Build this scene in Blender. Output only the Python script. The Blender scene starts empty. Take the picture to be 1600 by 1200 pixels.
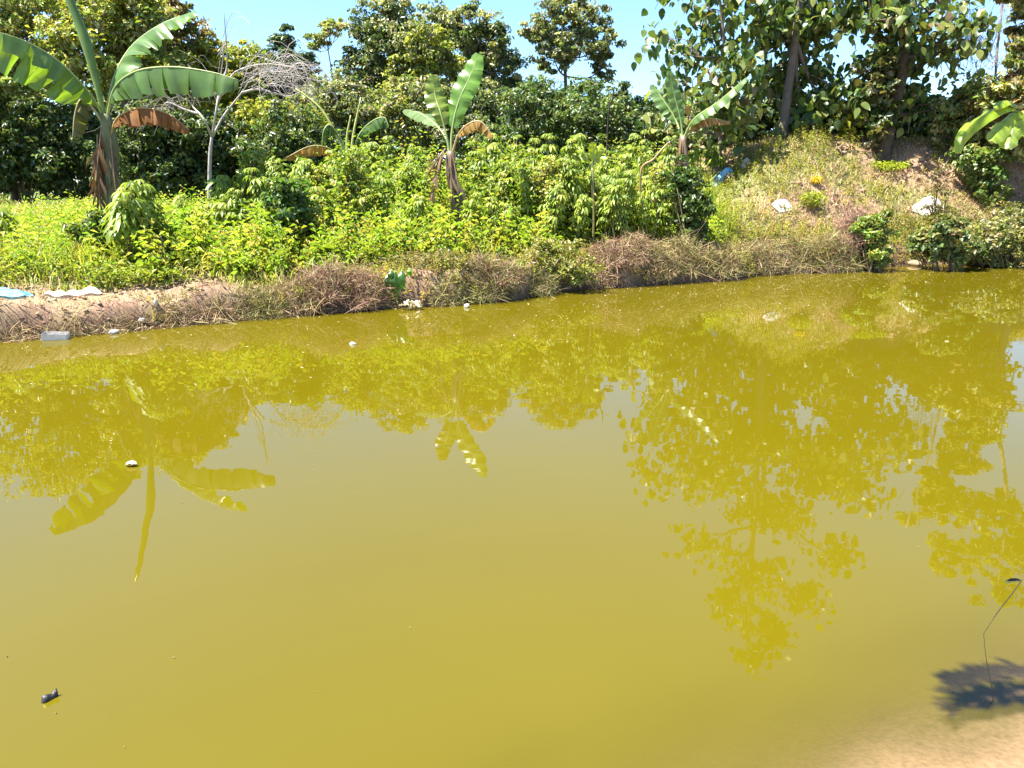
import bpy, math, random
import numpy as np
from mathutils import Vector, Matrix

rng = np.random.default_rng(7)
random.seed(7)
scene = bpy.context.scene
col = scene.collection

# ------------------------------------------------------------------ camera, sky, sun, exposure
H = 1.7                       # eye height above the water
PITCH = math.radians(15.5)
FPX = 1150.0                  # focal length in photo pixels (1600 wide)
cam = bpy.data.cameras.new("camera")
cam.sensor_width = 36.0
cam.lens = 36.0 * FPX / 1600.0
cam.clip_start = 0.05
cam.clip_end = 2000
camo = bpy.data.objects.new("camera", cam)
col.objects.link(camo)
camo.location = (0, 0, H)
camo.rotation_euler = (math.pi / 2 - PITCH, 0, 0)
scene.camera = camo

SUN_EL = math.radians(64)
SUN_AZ = math.radians(-108)    # from +Y towards +X; negative = left
sun_dir = Vector((math.cos(SUN_EL) * math.sin(SUN_AZ), math.cos(SUN_EL) * math.cos(SUN_AZ), math.sin(SUN_EL)))

world = bpy.data.worlds.new("World")
scene.world = world
world.use_nodes = True
wn = world.node_tree.nodes
wl = world.node_tree.links
bg = wn["Background"]
sky = wn.new("ShaderNodeTexSky")
sky.sky_type = 'NISHITA'
sky.sun_disc = False
sky.sun_elevation = SUN_EL
sky.sun_rotation = SUN_AZ
sky.altitude = 0
sky.air_density = 1.05
sky.dust_density = 0.0
sky.ozone_density = 10.0
wl.new(sky.outputs[0], bg.inputs[0])
bg.inputs[1].default_value = 0.074

sun = bpy.data.lights.new("sun", 'SUN')
sun.energy = 5.0
sun.angle = math.radians(0.55)
sun.color = (1.0, 0.95, 0.86)
suno = bpy.data.objects.new("sun", sun)
col.objects.link(suno)
suno.location = (-10, 10, 30)
suno.rotation_euler = (-sun_dir).to_track_quat('-Z', 'Y').to_euler()

scene.view_settings.view_transform = 'Standard'
scene.view_settings.look = 'None'
scene.view_settings.gamma = 1.0
scene.view_settings.exposure = 2.25
scene.render.engine = 'CYCLES'
scene.cycles.max_bounces = 8
scene.cycles.diffuse_bounces = 4
scene.cycles.transmission_bounces = 4
scene.cycles.transparent_max_bounces = 8
scene.cycles.sample_clamp_indirect = 6.0

# ------------------------------------------------------------------ helpers
CP, SP = math.cos(PITCH), math.sin(PITCH)

def at(px, row, Y):
    """the point at distance Y that the photo shows at (px, row)"""
    u = (px - 800) / FPX
    v = (row - 600) / FPX
    d = np.array([u, CP - v * SP, -(SP + v * CP)])
    p = d * (Y / d[1])
    return np.array([p[0], p[1], p[2] + H])

def mirrored(px, row, Y):
    """the point at distance Y whose reflection in the pond the photo shows at (px, row)"""
    p = at(px, row, Y)
    return np.array([p[0], p[1], -p[2]])

def psize(px, Y):
    return px * Y / (FPX * 1.04)

_lat = rng.random((256, 256))
def vnoise(x, y):
    x = np.asarray(x, float); y = np.asarray(y, float)
    xi = np.floor(x).astype(int); yi = np.floor(y).astype(int)
    fx = x - xi; fy = y - yi
    fx = fx * fx * (3 - 2 * fx); fy = fy * fy * (3 - 2 * fy)
    a = _lat[xi % 256, yi % 256]; b = _lat[(xi + 1) % 256, yi % 256]
    c = _lat[xi % 256, (yi + 1) % 256]; d = _lat[(xi + 1) % 256, (yi + 1) % 256]
    return (a * (1 - fx) + b * fx) * (1 - fy) + (c * (1 - fx) + d * fx) * fy

def fbm(x, y, o=4):
    s = 0; a = 0.5; t = 0
    for i in range(o):
        s = s + a * vnoise(x * 2 ** i + 17.3 * i, y * 2 ** i + 9.1 * i); t += a; a *= 0.5
    return s / t

def sstep(a, b, x):
    t = np.clip((np.asarray(x, float) - a) / (b - a), 0, 1)
    return t * t * (3 - 2 * t)

# far waterline, read as points of the place
_wl = [(0, 533), (80, 526), (180, 518), (300, 506), (400, 498), (470, 492), (560, 486), (620, 481), (715, 476), (800, 469), (900, 452), (1000, 447),
       (1050, 443), (1150, 437), (1200, 427), (1300, 426), (1345, 423), (1400, 415), (1460, 412), (1530, 414), (1600, 412)]
_pts = []
for a, b in _wl:
    u = (a - 800) / FPX; v = (b - 600) / FPX
    d = np.array([u, CP - v * SP, -(SP + v * CP)]); t = H / -d[2]
    _pts.append((d[0] * t, d[1] * t))
_pts = np.array(_pts)
SL = 0.46
_px = np.concatenate([[_pts[0, 0] - 200], _pts[:, 0], [_pts[-1, 0] + 6, _pts[-1, 0] + 200]])
_py = np.concatenate([[_pts[0, 1] - 200 * SL], _pts[:, 1], [_pts[-1, 1] + 2.0, _pts[-1, 1] + 2.0 + 194 * SL]])
def far_shore(X):
    return np.interp(X, _px, _py)
def near_shore(X):
    return 1.23 + 0.46 * np.asarray(X, float) + 0.10 * (vnoise(np.asarray(X, float) * 2.1 + 40, 3.0) - 0.5)

def ground(X, Y):
    X = np.asarray(X, float); Y = np.asarray(Y, float)
    s = (Y - far_shore(X)) * 0.91
    n = (near_shore(X) - Y) * 0.91
    bank = 0.26 + 0.16 * fbm(X * 1.3, 5.0 + 0 * X, 2)
    far = np.where(s < 0, np.maximum(s * 1.2, -1.1),
          bank * sstep(-0.05, 0.22, s) + 0.14 * sstep(0.2, 1.8, s) + 0.22 * sstep(1.5, 5, s) + 0.2 * sstep(5, 14, s))
    m = sstep(2.2, 7.0, X) * sstep(0.35, 3.7, s) * 2.0
    m = m * (0.93 + 0.14 * fbm(X * 0.5 + 3, Y * 0.5, 2)) + m * 0.20 * (fbm(X * 1.4 + 33, Y * 1.4, 3) - 0.5)
    far = far + m
    far = far + np.where(s > 0.02, (fbm(X * 0.9, Y * 0.9, 3) - 0.5) * 0.22 * sstep(0, 1.2, s), 0)
    far = far + np.where((s > -0.1) & (s < 1.5), (fbm(X * 7, Y * 7, 2) - 0.5) * 0.10 + (fbm(X * 2.6 + 8, Y * 2.6, 3) - 0.5) * 0.42 * sstep(-0.1, 0.1, s) * sstep(0.9, 0.3, s), 0)
    near = np.where(n < 0, np.maximum(-0.02 + n * 0.25 - 0.25 * np.clip(-n - 0.55, 0, 2), -1.1),
                    -0.02 + 0.16 * n * np.clip(n + 0.3, 0, 1) + 0.05 * n)
    near = near + (fbm(X * 4, Y * 4, 3) - 0.5) * 0.06 * np.where(n > -1.0, 1, 0)
    near = np.minimum(near, 0.25)
    return np.where(s > -0.9, np.maximum(far, -1.1), np.maximum(near, -1.1))

def gpt(px, Y):
    """ground point at depth Y in the column of the photo's px"""
    X = (px - 800) / FPX * Y
    for _ in range(6):
        z = float(ground(X, Y))
        t = (H - z) / Y
        v = (t * CP - SP) / (CP + t * SP)
        X = (px - 800) / FPX * Y / (CP - v * SP)
    return np.array([X, Y, float(ground(X, Y))])

def ghit(px, row):
    """where the sight line through (px, row) meets the far ground"""
    for Yq in np.arange(6, 40, 0.04):
        p = at(px, row, Yq)
        if Yq > far_shore(p[0]) and ground(p[0], Yq) >= p[2]:
            return np.array([p[0], Yq, float(ground(p[0], Yq))])
    return gpt(px, 20)

def wpt(px_, row_, z=0.0):
    u = (px_ - 800) / FPX; v = (row_ - 600) / FPX
    d = np.array([u, CP - v * SP, -(SP + v * CP)]); t_ = (z - H) / d[2]
    return np.array([d[0] * t_, d[1] * t_, z])

class Geo:
    def __init__(self):
        self.v = []; self.f3 = []; self.f4 = []; self.c = []; self.n = 0
    def add(self, v, f3=None, f4=None, c=None):
        v = np.asarray(v, float).reshape(-1, 3)
        if c is None: c = (1, 1, 1)
        c = np.broadcast_to(np.asarray(c, float), (len(v), 3))
        self.v.append(v); self.c.append(c)
        if f3 is not None and len(f3): self.f3.append(np.asarray(f3, int).reshape(-1, 3) + self.n)
        if f4 is not None and len(f4): self.f4.append(np.asarray(f4, int).reshape(-1, 4) + self.n)
        self.n += len(v)
    def mesh(self, name, base=(0, 0, 0), smooth=False):
        v = np.concatenate(self.v) - np.asarray(base, float)
        c = np.concatenate(self.c)
        f3 = np.concatenate(self.f3) if self.f3 else np.zeros((0, 3), int)
        f4 = np.concatenate(self.f4) if self.f4 else np.zeros((0, 4), int)
        me = bpy.data.meshes.new(name)
        me.vertices.add(len(v)); me.vertices.foreach_set("co", v.astype(np.float32).ravel())
        loops = np.concatenate([f3.ravel(), f4.ravel()]).astype(np.int32)
        me.loops.add(len(loops)); me.loops.foreach_set("vertex_index", loops)
        st = np.concatenate([np.arange(len(f3)) * 3, len(f3) * 3 + np.arange(len(f4)) * 4]).astype(np.int32)
        me.polygons.add(len(st)); me.polygons.foreach_set("loop_start", st)
        try:
            me.polygons.foreach_set("loop_total", np.concatenate([np.full(len(f3), 3), np.full(len(f4), 4)]).astype(np.int32))
        except Exception:
            pass
        if smooth: me.polygons.foreach_set("use_smooth", np.ones(len(st), bool))
        at_ = me.color_attributes.new("Col", 'FLOAT_COLOR', 'POINT')
        at_.data.foreach_set("color", np.concatenate([c, np.ones((len(c), 1))], 1).astype(np.float32).ravel())
        me.update(calc_edges=True); me.validate()
        return me
    def build(self, name, mat, parent=None, base=None, smooth=False):
        if base is None: base = np.array(parent.location) if parent else np.zeros(3)
        me = self.mesh(name, base, smooth)
        me.materials.append(mat)
        o = bpy.data.objects.new(name, me); col.objects.link(o)
        if parent: o.parent = parent
        else: o.location = base
        return o

def tag(o, label=None, cat=None, group=None, kind=None):
    if label: o["label"] = label
    if cat: o["category"] = cat
    if group: o["group"] = group
    if kind: o["kind"] = kind
    return o

def thing(name, label, cat, loc, group=None):
    o = bpy.data.objects.new(name, None); col.objects.link(o)
    o.location = tuple(float(a) for a in loc); o.empty_display_size = 0.2
    return tag(o, label, cat, group)

def norm(a):
    return a / np.maximum(np.linalg.norm(a, axis=-1, keepdims=True), 1e-9)

def bez(P, n):
    """smooth curve through the control points (Catmull-Rom)"""
    P = np.asarray(P, float)
    Q = np.concatenate([[2 * P[0] - P[1]], P, [2 * P[-1] - P[-2]]])
    out = []
    m = len(P) - 1
    for t in np.linspace(0, m - 1e-6, n):
        i = int(t); f = t - i
        p0, p1, p2, p3 = Q[i:i + 4]
        out.append(0.5 * (2 * p1 + (p2 - p0) * f + (2 * p0 - 5 * p1 + 4 * p2 - p3) * f * f + (3 * p1 - p0 - 3 * p2 + p3) * f ** 3))
    return np.array(out)

def tube(g, P, R, sides=6, c=(1, 1, 1), rough=0.0):
    P = np.asarray(P, float); n = len(P)
    R = np.broadcast_to(np.asarray(R, float), (n,))
    T = norm(np.gradient(P, axis=0))
    ref = np.array([0.3, 1, 0.1]) if abs(T[0, 1]) < 0.8 else np.array([1, 0, 0.2])
    A = norm(np.cross(T, ref)); B = np.cross(T, A)
    th = np.linspace(0, 2 * np.pi, sides, endpoint=False)
    rr = R[:, None] * (1 + rough * (rng.random((n, sides)) - 0.5))
    v = P[:, None, :] + rr[:, :, None] * (A[:, None, :] * np.cos(th)[None, :, None] + B[:, None, :] * np.sin(th)[None, :, None])
    i = np.arange(n - 1)[:, None]; j = np.arange(sides)[None, :]; k = (j + 1) % sides
    f = np.stack([i * sides + j, i * sides + k, (i + 1) * sides + k, (i + 1) * sides + j], -1).reshape(-1, 4)
    vv = np.concatenate([v.reshape(-1, 3), P[[-1]]])
    last = (n - 1) * sides
    f3 = [[last + a, last + (a + 1) % sides, n * sides] for a in range(sides)]
    cc = np.asarray(c, float)
    if cc.ndim == 2: cc = np.concatenate([np.repeat(cc, sides, 0), cc[[-1]]])
    g.add(vv, f3, f, cc)

def leaves(g, C, N, L, W, colr, droop=0.5, fold=0.25, curl=0.2):
    """one folded leaf for each centre"""
    n = len(C)
    N = norm(N)
    R = rng.normal(size=(n, 3)); R[:, 2] -= droop
    T = norm(R - N * np.sum(R * N, 1, keepdims=True))
    S = np.cross(N, T)
    L = np.broadcast_to(np.asarray(L, float), (n,))[:, None]; W = np.broadcast_to(np.asarray(W, float), (n,))[:, None]
    b = C - T * L * 0.5
    tip = C + T * L * 0.5 - N * L * curl
    l = C - T * L * 0.05 + S * W * 0.5 + N * W * fold
    r = C - T * L * 0.05 - S * W * 0.5 + N * W * fold
    v = np.stack([b, r, tip, l], 1).reshape(-1, 3)
    i = np.arange(n)[:, None] * 4
    f = np.concatenate([i + [0, 1, 2], i + [0, 2, 3]], 1).reshape(-1, 3)
    g.add(v, f, None, np.repeat(colr, 4, 0))

def rdir(n, up=0.0):
    d = rng.normal(size=(n, 3)); d[:, 2] += up
    return norm(d)

def crown_leaves(g, blobs, n, L, pal, droop=0.5, clump=0.3, fill=0.72, flat=0.6, wid=0.5, gap=0.0, dead=0.0):
    """leafy clumps spread through the blobs: centre, (rx, ry, rz)"""
    vol = np.array([b[1][0] * b[1][1] * b[1][2] for b in blobs]) ** 0.7
    share = vol / vol.sum()
    pal = np.asarray(pal, float)
    for (c, r), sh in zip(blobs, share):
        r = np.asarray(r); k = max(int(n * sh), 40)
        nc = max(8, int(k / 42))
        d = rdir(nc, 0.15)
        rad = fill + (1.32 - fill) * rng.random((nc, 1)) - (rng.random((nc, 1)) < 0.35) * rng.random((nc, 1)) * 0.5
        cc = np.asarray(c) + d * rad * r
        cs = clump * r.min() * (0.4 + 1.5 * rng.random(nc) ** 1.8) + 0.08
        ci = rng.integers(0, nc, k)
        o = rdir(k, 0.25); q = rng.random((k, 1)) ** 0.45
        p = cc[ci] + o * q * cs[ci][:, None] * np.array([1, 1, flat])
        Nn = norm(o * 0.7 + np.array([0, 0, 0.55]) + rng.normal(size=(k, 3)) * 0.5)
        w = rng.random(nc)
        base = pal[rng.integers(0, len(pal), nc)] * (0.8 + 0.4 * w)[:, None]
        cl = base[ci] * (0.75 + 0.5 * rng.random((k, 1))) * (1 + 0.12 * rng.normal(size=(k, 3)))
        if dead:
            dm = rng.random(k) < dead
            cl[dm] = np.array([0.20, 0.11, 0.04]) * (0.7 + 0.6 * rng.random((dm.sum(), 1)))
        LL = L * (0.65 + 0.7 * rng.random(k))
        leaves(g, p, Nn, LL, LL * wid, np.clip(cl, 0.005, 0.9), droop)

# ------------------------------------------------------------------ materials
def newmat(name):
    m = bpy.data.materials.new(name); m.use_nodes = True
    nt = m.node_tree; nt.nodes.clear()
    return m, nt.nodes, nt.links

def leafmat(name, trans=0.35, rough=0.45, spec=0.4, objcol=None, tint=(1.25, 1.25, 0.55), vary=0.0):
    m, n, l = newmat(name)
    out = n.new("ShaderNodeOutputMaterial")
    if objcol:
        inf = n.new("ShaderNodeObjectInfo")
        rp = n.new("ShaderNodeValToRGB"); el = rp.color_ramp.elements
        el[0].position = 0; el[0].color = (*objcol[0], 1)
        el[1].position = 1; el[1].color = (*objcol[-1], 1)
        for i, cc in enumerate(objcol[1:-1]):
            e = el.new((i + 1) / (len(objcol) - 1)); e.color = (*cc, 1)
        l.new(inf.outputs["Random"], rp.inputs[0])
        src = rp.outputs[0]
        a = n.new("ShaderNodeAttribute"); a.attribute_name = "Col"
        mx = n.new("ShaderNodeMix"); mx.data_type = 'RGBA'; mx.blend_type = 'MULTIPLY'; mx.inputs[0].default_value = 1
        l.new(src, mx.inputs[6]); l.new(a.outputs[0], mx.inputs[7]); src = mx.outputs[2]
    else:
        a = n.new("ShaderNodeAttribute"); a.attribute_name = "Col"; src = a.outputs[0]
    if vary:
        tc = n.new("ShaderNodeTexCoord")
        nz = n.new("ShaderNodeTexNoise"); nz.inputs["Scale"].default_value = vary; nz.inputs["Detail"].default_value = 4
        l.new(tc.outputs["Object"], nz.inputs["Vector"])
        mr = n.new("ShaderNodeMapRange"); mr.inputs[3].default_value = 0.6; mr.inputs[4].default_value = 1.4
        l.new(nz.outputs[0], mr.inputs[0])
        mv = n.new("ShaderNodeMix"); mv.data_type = 'RGBA'; mv.blend_type = 'MULTIPLY'; mv.inputs[0].default_value = 1
        l.new(src, mv.inputs[6]); l.new(mr.outputs[0], mv.inputs[7]); src = mv.outputs[2]
    pb = n.new("ShaderNodeBsdfPrincipled")
    pb.inputs["Roughness"].default_value = rough
    pb.inputs["Specular IOR Level"].default_value = spec
    l.new(src, pb.inputs["Base Color"])
    if trans > 0:
        tm = n.new("ShaderNodeMix"); tm.data_type = 'RGBA'; tm.blend_type = 'MULTIPLY'; tm.inputs[0].default_value = 1
        tm.inputs[7].default_value = (*tint, 1)
        l.new(src, tm.inputs[6])
        tr = n.new("ShaderNodeBsdfTranslucent"); l.new(tm.outputs[2], tr.inputs[0])
        ms = n.new("ShaderNodeMixShader"); ms.inputs[0].default_value = trans
        l.new(pb.outputs[0], ms.inputs[1]); l.new(tr.outputs[0], ms.inputs[2]); l.new(ms.outputs[0], out.inputs[0])
    else:
        l.new(pb.outputs[0], out.inputs[0])
    return m

def plainmat(name, c, rough=0.7, spec=0.3, noise=8.0, amt=0.25, bump=0.0, c2=None, trans=0.0):
    m, n, l = newmat(name)
    out = n.new("ShaderNodeOutputMaterial")
    tc = n.new("ShaderNodeTexCoord")
    nz = n.new("ShaderNodeTexNoise"); nz.inputs["Scale"].default_value = noise; nz.inputs["Detail"].default_value = 6
    l.new(tc.outputs["Object"], nz.inputs["Vector"])
    rp = n.new("ShaderNodeValToRGB"); el = rp.color_ramp.elements
    c2 = c2 or tuple(x * (1 - amt * 2) for x in c)
    el[0].position = 0.3; el[0].color = (*c2, 1); el[1].position = 0.7; el[1].color = (*c, 1)
    l.new(nz.outputs[0], rp.inputs[0])
    pb = n.new("ShaderNodeBsdfPrincipled"); pb.inputs["Roughness"].default_value = rough; pb.inputs["Specular IOR Level"].default_value = spec
    l.new(rp.outputs[0], pb.inputs["Base Color"])
    if bump:
        bp = n.new("ShaderNodeBump"); bp.inputs["Strength"].default_value = bump; bp.inputs["Distance"].default_value = 0.02
        l.new(nz.outputs[0], bp.inputs["Height"]); l.new(bp.outputs[0], pb.inputs["Normal"])
    if trans:
        tr = n.new("ShaderNodeBsdfTranslucent"); l.new(rp.outputs[0], tr.inputs[0])
        ms = n.new("ShaderNodeMixShader"); ms.inputs[0].default_value = trans
        l.new(pb.outputs[0], ms.inputs[1]); l.new(tr.outputs[0], ms.inputs[2]); l.new(ms.outputs[0], out.inputs[0])
    else:
        l.new(pb.outputs[0], out.inputs[0])
    return m

M = {}
M['leaf'] = leafmat('leaf', 0.42, 0.38, 0.5)
M['grass'] = leafmat('grass', 0.4, 0.5, 0.3)
M['straw'] = leafmat('straw', 0.2, 0.7, 0.2, tint=(1, 0.95, 0.8))
M['banana'] = leafmat('banana_leaf', 0.38, 0.33, 0.5, tint=(1.3, 1.35, 0.3), vary=5.0)
M['dry_leaf'] = leafmat('dry_leaf', 0.3, 0.7, 0.2, tint=(1.3, 1.0, 0.6), vary=9.0)
M['stalk'] = leafmat('stalk', 0.0, 0.45, 0.4, vary=6.0)
M['bark'] = leafmat('bark', 0.0, 0.85, 0.15, vary=7.0)
M['cassava'] = leafmat('cassava_leaf', 0.42, 0.45, 0.4, objcol=[(0.12, 0.18, 0.02), (0.185, 0.26, 0.028), (0.24, 0.31, 0.035), (0.31, 0.35, 0.06)])
M['teak'] = leafmat('broad_leaf', 0.33, 0.42, 0.45, objcol=[(0.045, 0.075, 0.018), (0.09, 0.13, 0.028), (0.16, 0.19, 0.04), (0.12, 0.15, 0.04), (0.13, 0.15, 0.04), (0.17, 0.10, 0.05)])
M['white_plastic'] = plainmat('white_plastic', (0.5, 0.47, 0.43), 0.5, 0.4, 14, 0.1, 0.3, trans=0.1)
M['blue_plastic'] = plainmat('blue_plastic', (0.11, 0.33, 0.46), 0.6, 0.3, 9, 0.12, 0.3, c2=(0.08, 0.26, 0.40))
M['pale_tarp'] = plainmat('pale_tarp', (0.24, 0.46, 0.55), 0.7, 0.2, 9, 0.12, 0.3, c2=(0.18, 0.38, 0.48))
M['foam'] = plainmat('foam', (0.5, 0.47, 0.41), 0.8, 0.2, 25, 0.1, 0.2)
M['black'] = plainmat('wet_black_wood', (0.02, 0.02, 0.022), 0.5, 0.4, 30, 0.2, 0.5)
M['brown'] = plainmat('brown', (0.16, 0.09, 0.045), 0.85, 0.2, 20, 0.25, 0.4)
M['rock'] = plainmat('rock', (0.38, 0.31, 0.25), 0.9, 0.2, 12, 0.2, 0.6)
M['clay'] = plainmat('clay', (0.30, 0.20, 0.13), 0.95, 0.1, 10, 0.25, 0.8)
M['clear'] = plainmat('cloudy_plastic', (0.55, 0.56, 0.55), 0.2, 0.5, 10, 0.1, 0.1, trans=0.4)

def ground_material():
    m, n, l = newmat('ground')
    out = n.new("ShaderNodeOutputMaterial")
    a = n.new("ShaderNodeAttribute"); a.attribute_name = "Col"
    tc = n.new("ShaderNodeTexCoord")
    n1 = n.new("ShaderNodeTexNoise"); n1.inputs["Scale"].default_value = 9; n1.inputs["Detail"].default_value = 8; n1.inputs["Roughness"].default_value = 0.7
    n2 = n.new("ShaderNodeTexNoise"); n2.inputs["Scale"].default_value = 55; n2.inputs["Detail"].default_value = 4
    l.new(tc.outputs["Object"], n1.inputs["Vector"]); l.new(tc.outputs["Object"], n2.inputs["Vector"])
    ad = n.new("ShaderNodeMath"); ad.operation = 'ADD'; l.new(n1.outputs[0], ad.inputs[0]); l.new(n2.outputs[0], ad.inputs[1])
    mr = n.new("ShaderNodeMapRange"); mr.inputs[1].default_value = 0.6; mr.inputs[2].default_value = 1.4; mr.inputs[3].default_value = 0.55; mr.inputs[4].default_value = 1.3
    l.new(ad.outputs[0], mr.inputs[0])
    mx = n.new("ShaderNodeMix"); mx.data_type = 'RGBA'; mx.blend_type = 'MULTIPLY'; mx.inputs[0].default_value = 1
    l.new(a.outputs[0], mx.inputs[6]); l.new(mr.outputs[0], mx.inputs[7])
    pb = n.new("ShaderNodeBsdfPrincipled"); pb.inputs["Roughness"].default_value = 0.9; pb.inputs["Specular IOR Level"].default_value = 0.2
    l.new(mx.outputs[2], pb.inputs["Base Color"])
    bp = n.new("ShaderNodeBump"); bp.inputs["Strength"].default_value = 0.5; bp.inputs["Distance"].default_value = 0.012
    l.new(ad.outputs[0], bp.inputs["Height"]); l.new(bp.outputs[0], pb.inputs["Normal"])
    l.new(pb.outputs[0], out.inputs[0])
    return m

def water_material():
    m, n, l = newmat('pond_water')
    out = n.new("ShaderNodeOutputMaterial")
    a = n.new("ShaderNodeAttribute"); a.attribute_name = "Col"      # red = how much of the bed the silt hides at this depth
    sp = n.new("ShaderNodeSeparateColor"); l.new(a.outputs[0], sp.inputs[0])
    tc = n.new("ShaderNodeTexCoord")
    # silt colour with slow drifts
    n1 = n.new("ShaderNodeTexNoise"); n1.inputs["Scale"].default_value = 0.35; n1.inputs["Detail"].default_value = 6
    l.new(tc.outputs["Object"], n1.inputs["Vector"])
    rp = n.new("ShaderNodeValToRGB"); el = rp.color_ramp.elements
    el[0].position = 0.3; el[0].color = (0.077, 0.0622, 0.0016, 1); el[1].position = 0.7; el[1].color = (0.087, 0.0690, 0.0024, 1)
    l.new(n1.outputs[0], rp.inputs[0])
    # faint ripples
    mp = n.new("ShaderNodeMapping"); mp.inputs["Scale"].default_value = (1.0, 1.6, 1.0); l.new(tc.outputs["Object"], mp.inputs[0])
    n2 = n.new("ShaderNodeTexNoise"); n2.inputs["Scale"].default_value = 2.2; n2.inputs["Detail"].default_value = 2; n2.inputs["Roughness"].default_value = 0.45
    l.new(mp.outputs[0], n2.inputs["Vector"])
    n3 = n.new("ShaderNodeTexNoise"); n3.inputs["Scale"].default_value = 14; n3.inputs["Detail"].default_value = 2
    l.new(mp.outputs[0], n3.inputs["Vector"])
    ml = n.new("ShaderNodeMath"); ml.operation = 'MULTIPLY_ADD'; ml.inputs[1].default_value = 0.06
    l.new(n3.outputs[0], ml.inputs[0]); l.new(n2.outputs[0], ml.inputs[2])
    bp = n.new("ShaderNodeBump"); bp.inputs["Strength"].default_value = 1.0; bp.inputs["Distance"].default_value = 0.0007
    l.new(ml.outputs[0], bp.inputs["Height"])
    df = n.new("ShaderNodeBsdfDiffuse"); l.new(rp.outputs[0], df.inputs[0])
    tr = n.new("ShaderNodeBsdfTransparent"); tr.inputs[0].default_value = (1.0, 0.95, 0.84, 1)
    ms = n.new("ShaderNodeMixShader"); l.new(sp.outputs[0], ms.inputs[0]); l.new(tr.outputs[0], ms.inputs[1]); l.new(df.outputs[0], ms.inputs[2])
    gl = n.new("ShaderNodeBsdfGlossy"); gl.inputs["Roughness"].default_value = 0.005; l.new(bp.outputs[0], gl.inputs["Normal"])
    fr = n.new("ShaderNodeFresnel"); fr.inputs[0].default_value = 1.5; l.new(bp.outputs[0], fr.inputs["Normal"])
    fin = n.new("ShaderNodeMixShader"); l.new(fr.outputs[0], fin.inputs[0]); l.new(ms.outputs[0], fin.inputs[1]); l.new(gl.outputs[0], fin.inputs[2])
    l.new(fin.outputs[0], out.inputs[0])
    return m

# ------------------------------------------------------------------ ground: near mud, pond bed, far bank, mound, in one sheet
def bare(X, Y):
    """bare clay patches on the mound"""
    return sstep(4.4, 5.6, X) * sstep(0.53, 0.62, fbm(X * 0.62 + 21, Y * 0.8 + 2, 3))

def dryness(X, Y):
    """how dry and bare the far ground is, 0 = green, 1 = straw and clay"""
    s = (Y - far_shore(X)) * 0.91
    d = 1 - sstep(0.6, 1.25, s + 0.9 * (fbm(X * 0.7 + 31, Y * 0.7, 3) - 0.5))
    d = np.maximum(d, sstep(-2.6, -3.8, X) * (1 - sstep(0.7, 2.0, s + 1.5 * (fbm(X * 1.1, Y * 1.1, 3) - 0.5))))
    md = sstep(4.2, 6.2, X) * sstep(12, 10, s) * (0.45 + 0.75 * sstep(0.40, 0.55, fbm(X * 0.75 + 11, Y * 0.75 + 5, 3)))
    return np.clip(np.maximum(d, md), 0, 1)

xs = np.concatenate([-np.geomspace(9, 220, 22)[::-1], np.arange(-8.8, 20, 0.16), np.geomspace(20.2, 240, 22)])
g0 = -np.geomspace(0.05, 90, 34)[::-1]
mid = np.concatenate([np.linspace(0, 0.30, 44)[:-1], np.linspace(0.30, 0.86, 20)[:-1], np.linspace(0.86, 1.0, 26)])
g1 = np.concatenate([np.arange(0.03, 2.2, 0.07), np.geomspace(2.3, 320, 70)])
V = []
for x in xs:
    yn, yf = float(near_shore(x)), float(far_shore(x))
    if yf - yn < 1: yn = yf - 1
    V.append(np.concatenate([yn + g0, yn + mid * (yf - yn), yf + g1]))
YY = np.array(V); XX = np.repeat(xs[:, None], YY.shape[1], 1)
ZZ = ground(XX, YY)
nx, ny = YY.shape
i = np.arange(nx - 1)[:, None]; j = np.arange(ny - 1)[None, :]
quads = np.stack([i * ny + j, (i + 1) * ny + j, (i + 1) * ny + j + 1, i * ny + j + 1], -1).reshape(-1, 4)
D = dryness(XX, YY)[..., None]
clay = np.array([0.21, 0.13, 0.085]); straw = np.array([0.24, 0.18, 0.10]); green = np.array([0.085, 0.115, 0.022])
k = sstep(0.35, 0.65, fbm(XX * 2.1, YY * 2.1, 3))[..., None]
cfar = D * (clay * k + straw * (1 - k)) + (1 - D) * green
ss = ((YY - far_shore(XX)) * 0.91)[..., None]
br_ = bare(XX, YY)[..., None]
cfar = cfar * (1 - br_) + br_ * np.array([0.27, 0.17, 0.11])
wet_shade = sstep(0.24, 0.05, ZZ + 0.06 * (fbm(XX * 3, YY * 3, 2) - 0.5))[..., None]
cfar = cfar * (1 - wet_shade) + wet_shade * np.array([0.075, 0.05, 0.03])  # damp edge, with shade of the bank's hollows painted in as dark colour
mud = np.array([0.245, 0.18, 0.128])
C = np.where(ss > -0.9, cfar, mud)
g = Geo(); g.add(np.stack([XX, YY, ZZ], -1), None, quads, C.reshape(-1, 3))
tag(g.build('ground', ground_material(), smooth=True), kind='structure')

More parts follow.
